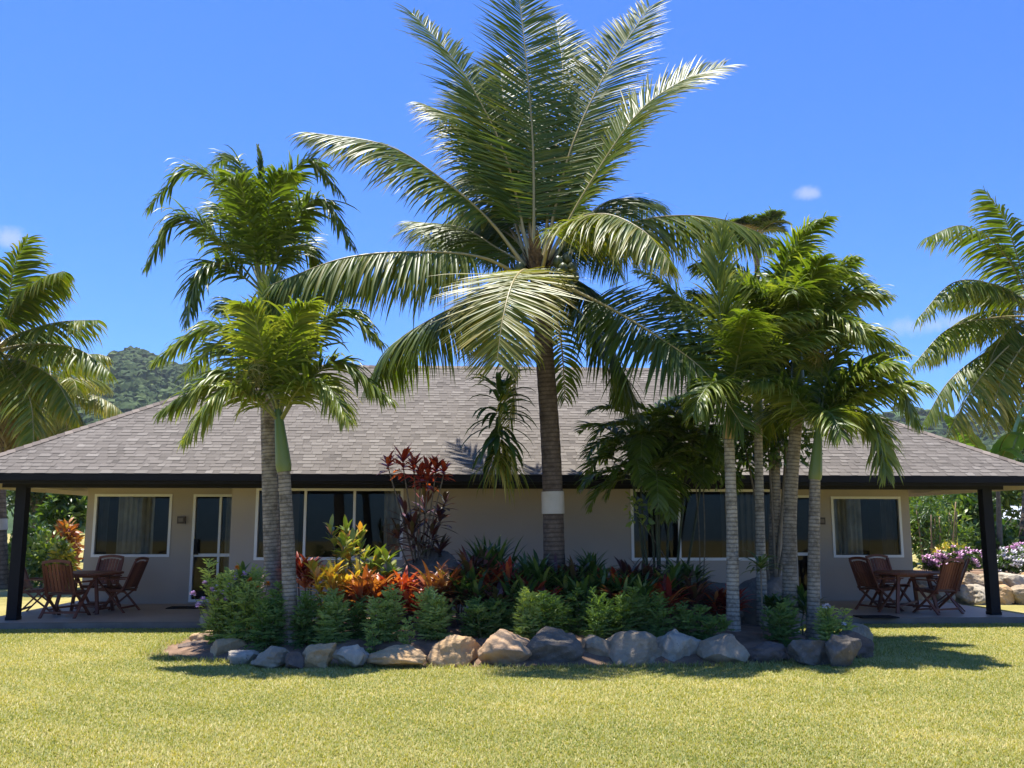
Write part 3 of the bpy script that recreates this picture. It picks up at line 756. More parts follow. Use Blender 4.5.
YC_ = 13.0
cb = at(556, 585, 13.0); cb[2] = soil_z(cb[0], cb[1])
cc = at(538, 268, 13.0)
up = dict(base=.13, droop=.05, vee=.10, tint=.36, tipt=.2, vrand=.05)
ho = dict(droop=.32, vee=-.75, tint=.42, vrand=.12)
FR = [
 (px_pts([(534, 262, 13), (533, 150, 13.15), (526, 60, 13.4), (516, -32, 13.9)]), dict(up, tint=.36)),
 (px_pts([(530, 262, 13), (508, 165, 13.2), (478, 98, 13.4), (450, 55, 13.5), (412, 13, 13.7)]), dict(up, droop=.10, twist=.5)),
 (px_pts([(528, 264, 13.1), (502, 185, 13.8), (470, 128, 14.5), (424, 104, 15.2)]), dict(ho, droop=.3, vee=-.3, tint=.45)),
 (px_pts([(525, 266, 13), (487, 218, 12.9), (440, 178, 12.8), (385, 145, 12.7), (306, 132, 12.8)]), dict(ho, droop=.22, vee=-.35, tint=.36, twist=.5)),
 (px_pts([(522, 276, 13), (480, 257, 12.6), (420, 252, 12.2), (345, 258, 11.9), (268, 286, 11.7)]), dict(ho, droop=.30, vee=-.85, tint=.36, twist=.15)),
 (px_pts([(525, 284, 13), (480, 296, 13.2), (430, 320, 13.5), (392, 346, 13.8), (366, 385, 14)]), dict(ho, tint=.22)),
 (px_pts([(536, 285, 12.9), (526, 270, 12.3), (513, 282, 11.4), (503, 318, 10.9), (497, 362, 10.7)]), dict(ho, droop=.06, tint=.56, vee=-.1, base=.22)),
 (px_pts([(541, 272, 12.9), (556, 232, 12.4), (600, 214, 11.8), (642, 230, 11.3), (670, 262, 11.0)]), dict(ho, droop=.22, vee=-.45, tint=.46)),
 (px_pts([(550, 266, 13), (600, 234, 13.2), (660, 217, 13.5), (720, 219, 13.8), (778, 240, 14)]), dict(ho, droop=.3, vee=-.8, tint=.40, twist=-.15)),
 (px_pts([(552, 280, 12.9), (600, 303, 12.5), (655, 335, 12.1), (705, 372, 11.9), (744, 428, 11.8)]), dict(ho, droop=.10, tint=.16, vee=.0, twist=-.75)),
 (px_pts([(544, 258, 13), (570, 152, 13.2), (605, 75, 13.5), (650, 6, 13.8)]), dict(up, droop=.07, twist=-.7)),
 (px_pts([(548, 260, 13), (585, 192, 12.8), (635, 117, 12.6), (680, 82, 12.5), (724, 66, 12.5)]), dict(up, droop=.10, tint=.38, twist=-.75)),
 (px_pts([(545, 260, 13.1), (566, 215, 14.4), (592, 212, 15.6), (616, 240, 16.7)]), dict(ho)),
 (px_pts([(530, 260, 13.1), (500, 218, 14.3), (466, 212, 15.5), (432, 240, 16.6)]), dict(ho)),
 (px_pts([(540, 258, 13.1), (520, 210, 14.2), (508, 200, 15.2), (500, 225, 16.0)]), dict(ho)),
 (px_pts([(552, 286, 12.95), (585, 318, 13.0), (615, 355, 13.1), (632, 405, 13.3)]), dict(ho, droop=.15, vee=-.2, tint=.16, twist=-.5)),
 (px_pts([(543, 256, 13.05), (556, 150, 13.6), (563, 75, 14.2), (556, 20, 15.0)]), dict(up, tint=.25)),
 (px_pts([(532, 256, 13.0), (507, 190, 13.3), (486, 130, 13.9), (470, 85, 14.7)]), dict(up, tint=.26, droop=.1)),
 (px_pts([(536, 262, 13.15), (505, 232, 13.9), (470, 225, 14.6), (440, 262, 15.2)]), dict(ho, tint=.2, base=.12, ll=.85)),
 (px_pts([(546, 262, 13.15), (570, 240, 14.0), (598, 238, 14.8), (620, 275, 15.4)]), dict(ho, tint=.22, base=.12, ll=.85)),
 (px_pts([(548, 266, 13.1), (578, 228, 13.4), (612, 200, 13.9), (655, 205, 14.6)]), dict(ho, tint=.25, base=.12, vee=-.3)),
 (px_pts([(534, 268, 13.05), (500, 250, 13.3), (462, 228, 13.8), (415, 222, 14.4)]), dict(ho, tint=.22, base=.12, vee=-.4)),
 (px_pts([(542, 280, 13.2), (548, 275, 14.0), (552, 285, 14.9), (555, 330, 15.6)]), dict(ho, tint=.2, base=.12, ll=.8)),
 (px_pts([(536, 278, 13.1), (505, 280, 13.8), (480, 300, 14.4), (462, 345, 14.8)]), dict(ho, tint=.18, base=.12, ll=.8)),
 (px_pts([(548, 278, 13.1), (575, 280, 13.8), (600, 300, 14.3), (615, 340, 14.7)]), dict(ho, tint=.18, base=.12, ll=.8)),
 (px_pts([(536, 256, 13.1), (520, 180, 13.4), (505, 110, 13.9), (500, 60, 14.5)]), dict(up, tint=.2)),
 (px_pts([(546, 256, 13.1), (575, 185, 13.5), (605, 130, 14.1), (640, 110, 14.8)]), dict(up, tint=.22, droop=.12)),
 (px_pts([(534, 258, 13.15), (512, 205, 13.8), (488, 170, 14.7), (462, 175, 15.5)]), dict(ho, tint=.2)),
 (px_pts([(530, 285, 12.95), (519, 320, 12.75), (517, 370, 12.7), (508, 430, 12.75)]), dict(n=40, ll=.55, droop=.55, tint=.45, base=.35)),
 (px_pts([(545, 285, 13.1), (555, 310, 13.5), (562, 350, 13.7), (565, 400, 13.8)]), dict(n=36, ll=.5, droop=.55, tint=.35, base=.35)),
]
nuts = [(at(px, py, Y_), .078) for px, py, Y_ in ((558, 262, 12.85), (567, 259, 12.9), (563, 269, 12.78), (572, 268, 12.84), (566, 278, 12.76), (574, 277, 12.86), (559, 275, 12.72), (560, 285, 12.74), (569, 286, 12.8),
        (520, 268, 12.85), (514, 276, 12.88), (523, 278, 12.76), (552, 296, 12.76), (560, 302, 12.74), (566, 296, 12.82))]
zb0, zb1 = at(549, 515.5, 13)[2], at(549, 490, 13)[2]
coconut_palm('coconut_palm', cb, cc, FR, 'tall coconut palm with a pale band round its dark trunk, rising from the garden bed', nuts=nuts, band=(zb0, zb1), r=(.152, .122))

def manila_palm(base, top, shaft, fronds, label, r, bark, group='slender ringed palms in the garden bed', flowers=None, shaftmat='shaft', n=92, ll=.54, w=.038, opts={}):
    root = empty('manila_palm', base, 0, label, 'palm tree', group)
    b = np.asarray(base, float); t = np.asarray(top, float)
    mid = (b + t) / 2 + np.array([rng.normal() * .03, 0, 0])
    trunk([b - [0, 0, .08], mid, t], r, r * .78, 14, .3, .012).build('trunk', M[bark], root, loc=b)
    s = np.asarray(shaft, float); P, L = resample([t - (s - t) * .03, t * .5 + s * .5, s], 20)
    g = Geo(); tube(g, P, r * np.interp(np.linspace(0, 1, 20), [0, .1, .4, 1], [.9, 1.02, .85, .45]), 14, tint=np.linspace(0, 1, 20)); g.build('crownshaft', M[shaftmat], root, loc=b)
    for f in fronds:
        kw = dict(droop=.30, vee=-.1, vrand=.36, tint=.48, tipt=.3, rib=.015, a0=58, a1=32, base=.16, fold=.2, S=5); kw.update(opts); kw.update(f[1])
        kw.setdefault('n', n); kw.setdefault('ll', ll); kw.setdefault('w', w)
        gl, gr = frond(f[0], **kw)
        fo = gl.build('frond', M['manila'], root, loc=b); gr.build('midrib', M['manila_rib'], fo, loc=b)
    if flowers is not None:
        g = Geo(); N_ = 260
        p0 = np.asarray(flowers[0]); p1 = np.asarray(flowers[1])
        tt = rng.random(N_)[:, None]; pp = p0 + (p1 - p0) * tt + rng.normal(size=(N_, 3)) * .06
        dd = norm(rng.normal(size=(N_, 3)) + np.array([0, -.5, -.4]))
        strips(g, pp, dd, rng.normal(size=(N_, 3)), .2, .016, .5, 3, 'grass', .2, rng.random(N_))
        g.build('flower_cluster', M['straw'], root, loc=b)
    return root
def crown(b, n, L, seed, elmin=.35, elmax=1.4, bend=1.7, azr=None):
    r = np.random.default_rng(seed); out = []
    for k in range(n):
        az = k * 2.39996 + r.normal() * .2; f = (k + .5) / n
        el = elmax + (elmin - elmax) * f + r.normal() * .08
        out.append((arc_pts(b, az, el, L * r.uniform(.85, 1.1), bend * r.uniform(.8, 1.15) * (.55 + .45 * f), side=r.normal() * .25), dict(tint=.32 + .2 * f)))
    return out

# two palms on the window side
Yb = 13.1; b = at(276, 600, Yb); b[2] = soil_z(b[0], b[1]); t = at(266, 345, Yb); s = at(262, 282, Yb)
pf = lambda l, **k: (px_pts(l), k)
F1 = [pf([(262, 288, Yb), (232, 200, 12.9), (190, 168, 12.8), (148, 208, 12.7)]),
      pf([(262, 290, Yb), (215, 236, 12.7), (177, 218, 12.5), (146, 266, 12.4)]),
      pf([(262, 292, Yb), (225, 265, 12.6), (199, 275, 12.3), (186, 322, 12.2)]),
      pf([(264, 288, Yb), (283, 195, 13.1), (308, 160, 13), (340, 192, 12.9)]),
      pf([(264, 290, Yb), (290, 225, 12.8), (322, 200, 12.6), (352, 246, 12.5)]),
      pf([(264, 292, Yb), (285, 255, 13.2), (305, 246, 13.5), (324, 270, 13.7)]),
      pf([(262, 285, Yb), (248, 190, 13.3), (234, 158, 13.5), (212, 166, 13.8)]),
      pf([(263, 284, Yb), (262, 200, 13.2), (260, 160, 13.3), (258, 146, 13.4)], droop=.1, ll=.26, a0=24, a1=10, vee=.3),
      pf([(263, 288, Yb), (268, 215, 12.6), (278, 178, 12.3), (292, 172, 12.0)]),
      pf([(262, 288, Yb), (248, 222, 12.6), (240, 182, 12.3), (226, 178, 12.0)]),
      pf([(262, 288, Yb), (290, 210, 13.8), (302, 205, 14.3), (310, 235, 14.6)]),
      pf([(262, 288, Yb), (228, 215, 13.8), (214, 210, 14.3), (200, 240, 14.6)])]
manila_palm(b, t, s, F1, 'tall grey trunked palm whose crown stands clear above its shorter neighbour', .125, 'grey_bark', opts=dict(tint=.27))
Yb = 11.75; b = at(291, 640, Yb); b[2] = soil_z(b[0], b[1]) ; t = at(284, 470, Yb); s = at(278, 408, Yb)
F2 = [pf([(278, 415, Yb), (250, 352, 11.6), (212, 326, 11.5), (156, 360, 11.4)]),
      pf([(278, 418, Yb), (250, 386, 11.5), (222, 374, 11.3), (162, 412, 11.2)]),
      pf([(278, 420, Yb), (250, 396, 11.3), (222, 390, 11.0), (184, 440, 10.8)], tint=.55),
      pf([(280, 415, Yb), (305, 345, 11.7), (345, 312, 11.7), (381, 342, 11.7)]),
      pf([(280, 422, Yb), (306, 385, 11.6), (340, 362, 11.5), (390, 400, 11.4)]),
      pf([(280, 420, Yb), (300, 388, 11.3), (325, 384, 11.1), (348, 420, 10.9)], tint=.55),
      pf([(278, 410, Yb), (274, 345, 11.7), (272, 305, 11.8), (274, 278, 11.9)], droop=.1, tint=.6, vee=.3, a0=40, a1=20),
      pf([(278, 412, Yb), (258, 340, 11.9), (240, 305, 12.1), (215, 310, 12.4)]),
      pf([(280, 412, Yb), (295, 335, 12.0), (312, 300, 12.2), (335, 300, 12.5)]),
      pf([(279, 412, Yb), (290, 340, 11.3), (299, 312, 11.1), (312, 302, 10.9)], tint=.5),
      pf([(278, 412, Yb), (262, 345, 11.2), (252, 312, 11.0), (240, 304, 10.8)], tint=.5),
      pf([(279, 410, Yb), (282, 335, 12.3), (284, 315, 12.7), (286, 330, 13.1)]),
      pf([(279, 412, Yb), (245, 360, 12.3), (215, 345, 12.7), (185, 375, 13.0)]),]
manila_palm(b, t, s, F2, 'bright green palm with yellow flowers, in front of the tall grey trunked one', .1, 'grey_bark', flowers=(at(262, 355, 11.4), at(245, 392, 11.3)), opts=dict(tint=.42))

# the clump on the other side of the coconut palm
def simple_palm(pxb, pyb, Yb, pxt, pyt, pxs, pys, n, L, seed, label, r, bark, shaftmat='shaft', extra=(), drop=0, **kw):
    b = at(pxb, pyb, Yb); b[2] = soil_z(b[0], b[1]); t = at(pxt, pyt, Yb); s = at(pxs, pys, Yb)
    fr = crown(s - np.array([0, 0, .05]), n, L, seed, **{k: kw.pop(k) for k in list(kw) if k in ('elmin', 'elmax', 'bend')})
    return manila_palm(b, t, s, fr + list(extra), label, r, bark, shaftmat=shaftmat, **kw)
simple_palm(733, 633, 12.4, 729, 438, 731, 392, 9, 1.7, 3, 'pale ringed palm trunk nearest the coconut palm, with a yellowed shaft below its crown', .088, 'pale_bark', 'shaft_old',
            extra=[pf([(731, 396, 12.4), (722, 330, 12.3), (718, 275, 12.3), (722, 228, 12.4)], droop=.08, tint=.62, vee=.15, ll=.62, a0=52, a1=22),
                   pf([(733, 398, 12.4), (748, 352, 12.2), (778, 322, 12.0), (815, 312, 11.8)], tint=.45),
                   pf([(729, 398, 12.4), (700, 330, 12.5), (672, 290, 12.6), (640, 270, 12.8)], tint=.45)], opts=dict(tint=.45), elmax=1.4)
simple_palm(762, 610, 13.4, 758, 420, 757, 350, 9, 1.7, 5, 'thin palm with white ring scars standing behind the pale ringed trunk', .075, 'pale_bark', opts=dict(tint=.4))
simple_palm(790, 625, 12.9, 798, 400, 797, 335, 12, 1.5, 8, 'palm with the thickest trunk of the clump, its bushy crown the highest of the clump', .105, 'grey_bark',
            flowers=(at(812, 330, 12.4), at(820, 360, 12.4)), opts=dict(tint=.55, vrand=.42), elmax=1.45)
simple_palm(813, 640, 12.3, 815, 478, 819, 425, 9, 1.45, 14, 'palm at the verandah end of the clump with a smooth trunk and a green shaft', .088, 'grey_bark',
            extra=[pf([(819, 428, 12.3), (830, 370, 12.2), (860, 330, 12.1), (905, 352, 12.0)]),
                   pf([(819, 430, 12.3), (850, 385, 12.1), (890, 370, 11.9), (918, 425, 11.7)]),
                   pf([(819, 432, 12.3), (850, 415, 12.0), (875, 425, 11.8), (886, 475, 11.7)]),
                   pf([(818, 426, 12.3), (826, 340, 12.5), (846, 300, 12.6), (880, 295, 12.6)], tint=.55)], opts=dict(tint=.48))
simple_palm(772, 600, 14.1, 775, 375, 773, 308, 9, 1.6, 21, 'palm at the back of the clump, closest to the house wall', .09, 'grey_bark', opts=dict(tint=.42))

# coconut palms behind the house
def bg_palm(pxb, Yb, crownpx, L, n, seed, label, extra=(), vee=-.6, droop=.35, name='coconut_palm', r=(.2, .14), ll=1.1, band=None, elmin=-.9, tint=.32, w=.07, nl=64):
    b = at(pxb, 560, Yb); b[2] = 0; c = at(crownpx[0], crownpx[1], Yb)
    rr = np.random.default_rng(seed); fr = []
    for k in range(n):
        az = k * 2.39996 + rr.normal() * .25; f = (k + .5) / n
        el = 1.3 + (elmin - 1.3) * f + rr.normal() * .08
        dead = f > .9
        fr.append((arc_pts(c, az, el, L * rr.uniform(.85, 1.08), (1.5 - .5 * f) * rr.uniform(.8, 1.2), side=rr.normal() * .2), dict(droop=droop, tint=tint + .15 * f, dead=dead, vee=vee)))
    return coconut_palm(name, b, c, fr + list(extra), label, group='coconut palms behind the house', n=nl, ll=ll, w=w, bark='bg_bark', r=r, band=band, opts=dict(rib=.028, vee=-.6, droop=.3))
bg_palm(2, 24, (-8, 352), 3.0, 20, 4, 'sunlit coconut palm towering over the verandah post with the round table beside it', band=(1.45, 1.75),
        extra=[pf([(-5, 345, 24), (8, 300, 23.8), (15, 265, 23.6), (28, 238, 23.4)], droop=.2, tint=.4), pf([(-5, 345, 24), (20, 300, 23.5), (45, 277, 23), (66, 272, 22.6)], tint=.34, droop=.45),
               pf([(-5, 350, 24), (25, 332, 23.5), (60, 322, 23), (98, 320, 22.6)], tint=.36), pf([(-5, 352, 24), (30, 345, 23.3), (75, 348, 22.6), (110, 372, 22.2)], tint=.36),
               pf([(-5, 355, 24), (25, 362, 23.2), (55, 380, 22.6), (76, 418, 22.2)], tint=.38), pf([(-5, 356, 24), (10, 370, 23), (30, 400, 22.3), (34, 450, 22)], tint=.4)])
bg_palm(60, 34, (52, 392), 2.8, 16, 9, 'smaller brownish coconut palm between the sunlit palm and the wooded hill', tint=.45, elmin=-1.1)
bg_palm(1021, 25, (1040, 318), 3.3, 20, 12, 'coconut palm with drooping yellowed fronds behind the black post by the stony bank',
        extra=[pf([(1038, 318, 25), (1020, 265, 24.6), (1005, 220, 24.2), (984, 190, 24)], droop=.25, tint=.32), pf([(1038, 318, 25), (1005, 255, 24.5), (965, 226, 24), (925, 238, 23.6)], tint=.32),
               pf([(1038, 322, 25), (1000, 288, 24.3), (955, 282, 23.7), (918, 318, 23.3)], tint=.35), pf([(1038, 325, 25), (1000, 318, 24.4), (950, 328, 23.8), (912, 366, 23.4)], tint=.34),
               pf([(1038, 330, 25), (1010, 345, 24), (975, 385, 23.4), (945, 440, 23)], tint=.55), pf([(1038, 330, 25), (1020, 350, 23.8), (1000, 385, 23.2), (985, 430, 23)], tint=.55),
               pf([(1038, 330, 25), (990, 350, 25), (950, 380, 25), (925, 420, 25)], tint=.3)], elmin=-1.0)
bg_palm(757, 50, (757, 236), 2.0, 13, 15, 'distant coconut palm peeping over the palm clump, only its top showing', ll=.9, elmin=.5, tint=.08, w=.08, vee=.1, droop=.12)

# ------------------------------------------------------------------ stones
def stone(base, w_, h_, dpt, mat, label, seed, sub=I4, tilt=0., group='stones edging the garden bed', name='boulder', cuts=13, rz=0., sink=.12):
    r = np.random.default_rng(seed); v = sub[0].copy()
    for _ in range(cuts):
        nrm = norm(r.normal(size=3)); lim = r.uniform(.52, .84); dd = v @ nrm
        v -= np.clip(dd - lim, 0, None)[:, None] * nrm * .97
    n0 = norm(v)
    for sc_, am in ((1.6, .06), (3.5, .05), (8, .03), (17, .016), (34, .008)):
        o = np.zeros(len(v))
        for _ in range(5): k = r.normal(size=3) * sc_; o += np.sin(v @ k + r.uniform(0, 6.28))
        v = v + n0 * (o / 5 ** .5 * am)[:, None]
    v = v / np.abs(v).max(0)
    v[:, 2] = np.where(v[:, 2] < -.75, -.75 + (v[:, 2] + .75) * .2, v[:, 2])
    zmin = v[:, 2].min(); v[:, 2] = (v[:, 2] - zmin) / (v[:, 2].max() - zmin)
    v = v * np.array([w_ / 2, dpt / 2, h_ * (1 + sink)]); v[:, 2] -= h_ * sink
    c, s = cos(tilt), sin(tilt); v = np.stack([v[:, 0] * c - v[:, 2] * s, v[:, 1], v[:, 0] * s + v[:, 2] * c], 1)
    c, s = cos(rz), sin(rz); v = np.stack([v[:, 0] * c - v[:, 1] * s, v[:, 0] * s + v[:, 1] * c, v[:, 2]], 1)
    g = Geo(); g.add(v, None, sub[1]); o = g.build(name, M[mat]); o.location = tuple(base)
    return tag(o, label, 'boulder' if h_ > .25 else 'stone', group)
ST = [ # cx, base py, top py, width px, material, label, tilt
 (208, 629, 609, 15, 'grey', 'small upright grey stone where the edging meets the verandah', 0),
 (209, 647, 630, 34, 'tan', 'broad flat tan stone at the verandah end of the edging', .05),
 (199, 650, 641, 34, 'brownstone', 'thin dark slab stone lying lowest at the end of the edging', 0),
 (225, 658, 638, 36, 'tan', 'tan stone below the pink flowers', -.05),
 (244, 665, 650, 31, 'cream', 'small pale rounded stone in front of the tan stone', .03),
 (274, 669, 646, 40, 'grey', 'low dark mottled stone at the foot of the bright green palm', 0),
 (296, 670, 652, 18, 'brownstone', 'small brown stone squeezed beside the tan block', 0),
 (320, 669, 643, 32, 'tan', 'blocky tan stone with a dark upper corner, just past the ringed trunk', 0),
 (354, 669, 644, 38, 'cream', 'cream boulder with a dark mossy cap', 0),
 (402, 669, 646, 60, 'tan', 'widest flat tan boulder of the edging', .03),
 (418, 655, 638, 26, 'orangestone', 'small pointed stone poking up behind the widest flat boulder', .2),
 (455, 667, 635, 49, 'tan', 'rounded tan boulder next to the orange one', 0),
 (504, 667, 630, 52, 'orangestone', 'orange tan boulder striped by frond shadows', 0),
 (555, 666, 628, 54, 'basalt', 'large blue grey boulder straight below the coconut trunk', 0),
 (592, 664, 636, 36, 'grey', 'small grey boulder tucked against the large blue grey one', -.1),
 (635, 666, 632, 52, 'grey', 'pointed grey tan boulder with a peaked top', 0),
 (678, 664, 630, 46, 'cream', 'pale tan boulder with a dark notch in its foot', 0),
 (725, 665, 635, 48, 'grey', 'domed grey boulder in front of the pale ringed trunk', 0),
 (767, 663, 642, 42, 'brownstone', 'low dark brown stone in the shade between two grey boulders', 0),
 (808, 666, 639, 48, 'basalt', 'dark blue grey boulder with a rusty face under the palm clump', 0),
 (838, 668, 634, 32, 'basalt', 'black stone leaning under the slanting brown slab', -.3),
 (846, 660, 630, 44, 'brownstone', 'slanting brown slab stone at the doormat end of the edging', -.55),
 (858, 650, 624, 26, 'grey', 'dark stone on top of the bend at the doormat end of the edging', 0),
]
for k, (cx, by, ty, wp, mt, lab, tl) in enumerate(ST):
    p = ground(cx, by); Yp = p[1]; wm = wp * Yp / FPX * 1.17
    dp = max(.28, wm * .8)
    hm = at(cx, ty, Yp + dp * .35)[2]
    stone((p[0] * (Yp + dp * .4) / Yp, Yp + dp * .4, 0), wm, hm * 1.03, dp, mt, lab, 100 + k, tilt=tl)
# stones round the hidden back of the bed
HB = [(170, 'grey', 'grey stone at the back of the bed, hidden from the lawn by the pink flowers'), ]
# boulders inside the bed
def inbed(cx, Yp, ty, wp, mt, lab, dp=.8, seed=0, cuts=12):
    p = at(cx, 600, Yp); z = soil_z(p[0], p[1]); wm = wp * Yp / FPX
    return stone((p[0], Yp, z - .03), wm, at(cx, ty, Yp)[2] - z + .03, dp, mt, lab, seed, group='boulders among the bed plants', cuts=cuts)
inbed(420, 13.6, 549, 92, 'basalt', 'big dark rounded boulder below the tall red leafed shrub', 1.0, 311)
inbed(266, 13.5, 564, 20, 'pinkstone', 'pinkish upright stone beside the tall grey palm trunk', .35, 302)
inbed(700, 13.9, 574, 110, 'basalt', 'dark boulder in deep shade below the wide window', .9, 323, 7)
inbed(768, 14.1, 572, 84, 'basalt', 'black boulder below the window between the palm trunks', .9, 324, 7)
inbed(712, 13.2, 585, 50, 'brownstone', 'low brown lava stone beside the foot of the pale ringed trunk', .6, 305)

# ------------------------------------------------------------------ bed plants
def spot(px, Yp):
    p = at(px, 600, Yp); return np.array([p[0], Yp, soil_z(p[0], Yp)])
def feather(px, Yp, ty, wpx, mat, label, flowers=None, stems=9, seed=None, group='feathery bushes in the garden bed'):
    Yp -= .3; wpx *= (1.3 if px > 470 else 1.0 if px > 300 else 1.1); ty += 6 if px > 300 else 2
    b = spot(px, Yp); H = at(px, ty, Yp)[2] - b[2]; Rw = wpx * Yp / FPX / 2
    root = empty('feathery_bush', b, 0, label, 'bush', group)
    gl, gs, gf = Geo(), Geo(), Geo()
    for k in range(stems):
        a = rng.random() * 2 * pi; rr_ = Rw * math.sqrt(rng.random()) * .85; hh = H * (rng.uniform(.5, .95) if k else 1.0)
        p0 = np.array([cos(a) * rr_ * .5, sin(a) * rr_ * .5, -.02]); p1 = np.array([cos(a) * rr_, sin(a) * rr_, hh])
        tube(gs, np.linspace(p0, p1, 5), np.linspace(.007, .003, 5), 5)
        n = int(hh / .062); t = np.repeat(np.linspace(.08, 1, n), 5)
        N_ = len(t); az = rng.random(N_) * 2 * pi; base = p0 + (p1 - p0) * t[:, None]
        el = .1 + .75 * t + rng.normal(size=N_) * .3
        d = np.stack([np.cos(az) * np.cos(el), np.sin(az) * np.cos(el), np.sin(el)], 1)
        ll = np.minimum(Rw * .8, .17) * (1.15 - .45 * t) * rng.uniform(.7, 1.2, N_)
        tn = .35 + .3 * t + rng.normal(size=N_) * .14
        strips(gl, base, d, np.stack([-np.sin(az), np.cos(az), 0 * az], 1), ll, .026, .32, 3, 'oval', .2, tn)
        for f_ in (.45, .8):  # side leaflets
            for sg in (-1, 1):
                sd = np.stack([-np.sin(az), np.cos(az), 0 * az], 1) * sg
                strips(gl, base + d * (ll * f_)[:, None], d * .6 + sd * .8, Z, ll * .55, .02, .25, 2, 'oval', .2, tn)
        if flowers and k % 2 == 0:
            for _ in range(flowers[1]):
                c = p1 + rng.normal(size=3) * np.array([.05, .05, .02]) + [0, -.03, .09]
                gf = Geo(); n2 = 26; aa_ = np.arange(n2) * 2.4; ee = rng.uniform(-.3, 1.1, n2)
                tube(gf, np.linspace(p1, c, 3), .004, 4, mat=1)
                strips(gf, np.repeat(c[None], n2, 0), np.stack([np.cos(aa_), np.sin(aa_), ee], 1), np.stack([-np.sin(aa_), np.cos(aa_), 0 * aa_], 1), .042, .03, .2, 2, 'oval', .1)
                gf.build('flower', [M[flowers[0]], M['greenstem']], root)
    gl.build('foliage', M[mat], root); gs.build('stem', M['greenstem'], root)
    return root
def strap_plant(px, Yp, ty, wpx, mat, label, heads=3, nleaf=20, wl=.05, cat='ti plant', name='ti_plant', group='leafy ti plants in the garden bed', stemh=.45, up_=.9, droop=.22, prof='strap', tint=(.5, .22), stem='stem', hs=None, spread=1.):
    """rosettes of strap leaves on short canes"""
    b = spot(px, Yp); H = at(px, ty, Yp)[2] - b[2]; Rw = wpx * Yp / FPX / 2
    root = empty(name, b, 0, label, cat, group); gl, gs = Geo(), Geo()
    for k in range(heads):
        a = k * 2.4 + rng.random(); rr_ = Rw * .55 * spread * (0 if heads == 1 else math.sqrt((k + .5) / heads))
        hh = H * stemh * rng.uniform(.8, 1.05) if hs is None else H * hs[k]
        L = min(Rw * 1.1, H * (1 - stemh) * 1.5) if hs is None else Rw * .9
        p0 = np.array([cos(a) * rr_ * .4, sin(a) * rr_ * .4, -.03]); p1 = np.array([cos(a) * rr_, sin(a) * rr_, hh])
        P = np.linspace(p0, p1, 6); P[2:4] += rng.normal(size=3) * .015
        tube(gs, P, np.linspace(.014, .01, 6), 6)
        n = nleaf; t = rng.random(n) ** .7; az = np.arange(n) * 2.39996 + rng.normal(size=n) * .2
        el = up_ * (1.25 - .95 * (1 - t)) + rng.normal(size=n) * .12
        base = p1 + np.array([0, 0, -.18 * L]) + np.stack([0 * t, 0 * t, t * L * .4], 1)
        d = np.stack([np.cos(az) * np.cos(el), np.sin(az) * np.cos(el), np.sin(el)], 1)
        strips(gl, base, d, np.stack([-np.sin(az), np.cos(az), 0 * az], 1), L * rng.uniform(.75, 1.1, n), wl * rng.uniform(.8, 1.15, n), droop, 5, prof, .3, np.clip(tint[0] + rng.normal(size=n) * tint[1], 0, 1))
    gl.build('foliage', M[mat], root); gs.build('stem', M[stem], root)
    return root
def croton(px, Yp, ty, wpx, mat, label, nst=7, nl=26, ll=.16, wl=.05, tint=(.55, .25), lo=.2, group='croton shrubs in the garden bed'):
    wpx *= 1.25; ll *= 1.25; wl *= 1.35; nl = int(nl * 1.2)
    b = spot(px, Yp); H = at(px, ty, Yp)[2] - b[2]; Rw = wpx * Yp / FPX / 2
    root = empty('croton', b, 0, label, 'shrub', group); gl, gs = Geo(), Geo()
    for k in range(nst):
        a = k * 2.4 + rng.random() * .5; f = math.sqrt((k + .4) / nst); hh = H * rng.uniform(.62, 1.0) * (1 - .18 * f)
        p0 = np.array([cos(a) * .06, sin(a) * .06, -.03]); p1 = np.array([cos(a) * Rw * f * .8, sin(a) * Rw * f * .8, hh - ll * .5])
        P, _ = resample([p0, (p0 + p1) / 2 + rng.normal(size=3) * .03 + [0, 0, .04], p1], 8)
        tube(gs, P, np.linspace(.013, .006, 8), 6)
        t = 1 - (1 - lo) * rng.random(nl) ** 1.5; ix = t * 7
        base = np.stack([np.interp(ix, np.arange(8), P[:, c]) for c in range(3)], 1)
        az = np.arange(nl) * 2.39996; el = .15 + 1.0 * np.clip((t - .6) / .4, 0, 1) + rng.normal(size=nl) * .2
        d = np.stack([np.cos(az) * np.cos(el), np.sin(az) * np.cos(el), np.sin(el)], 1)
        strips(gl, base, d, np.stack([-np.sin(az), np.cos(az), 0 * az], 1), ll * rng.uniform(.7, 1.2, nl), wl * rng.uniform(.8, 1.2, nl), .2, 4, 'oval', .25,
               np.clip(tint[0] + rng.normal(size=nl) * tint[1] + .15 * (t - .7), 0, 1))
    gl.build('foliage', M[mat], root); gs.build('stem', M['stem'], root)
    return root

# feathery bushes along the front, one by one
feather(226, 12.55, 566, 50, 'feather', 'pale green bush with clusters of small pink flowers beside the sliding door', None, 11)
feather(250, 12.3, 572, 44, 'feather', 'green marigold bush with an orange flower, between the pink flowers and the palms', None, 9)
feather(268, 11.9, 588, 36, 'darkfeather', 'dark green feathery bush just before the ringed trunk', None, 9)
feather(306, 12.0, 592, 30, 'darkfeather', 'dark feathery bush right behind the ringed trunk', None, 8)
feather(330, 11.9, 590, 34, 'feather', 'feathery bush above the cream boulder with the dark cap', None, 9)
feather(356, 12.1, 596, 26, 'darkfeather', 'shadowed feathery bush between two lighter ones', None, 7)
feather(383, 11.9, 586, 32, 'feather', 'tall light green feathery bush above the widest flat boulder', None, 9)
feather(374, 11.55, 622, 16, 'feather', 'tiny feathery seedling at the rim above the flat boulder', None, 4)
feather(405, 11.6, 616, 18, 'feather', 'small yellow green seedling behind the pointed stone', None, 5)
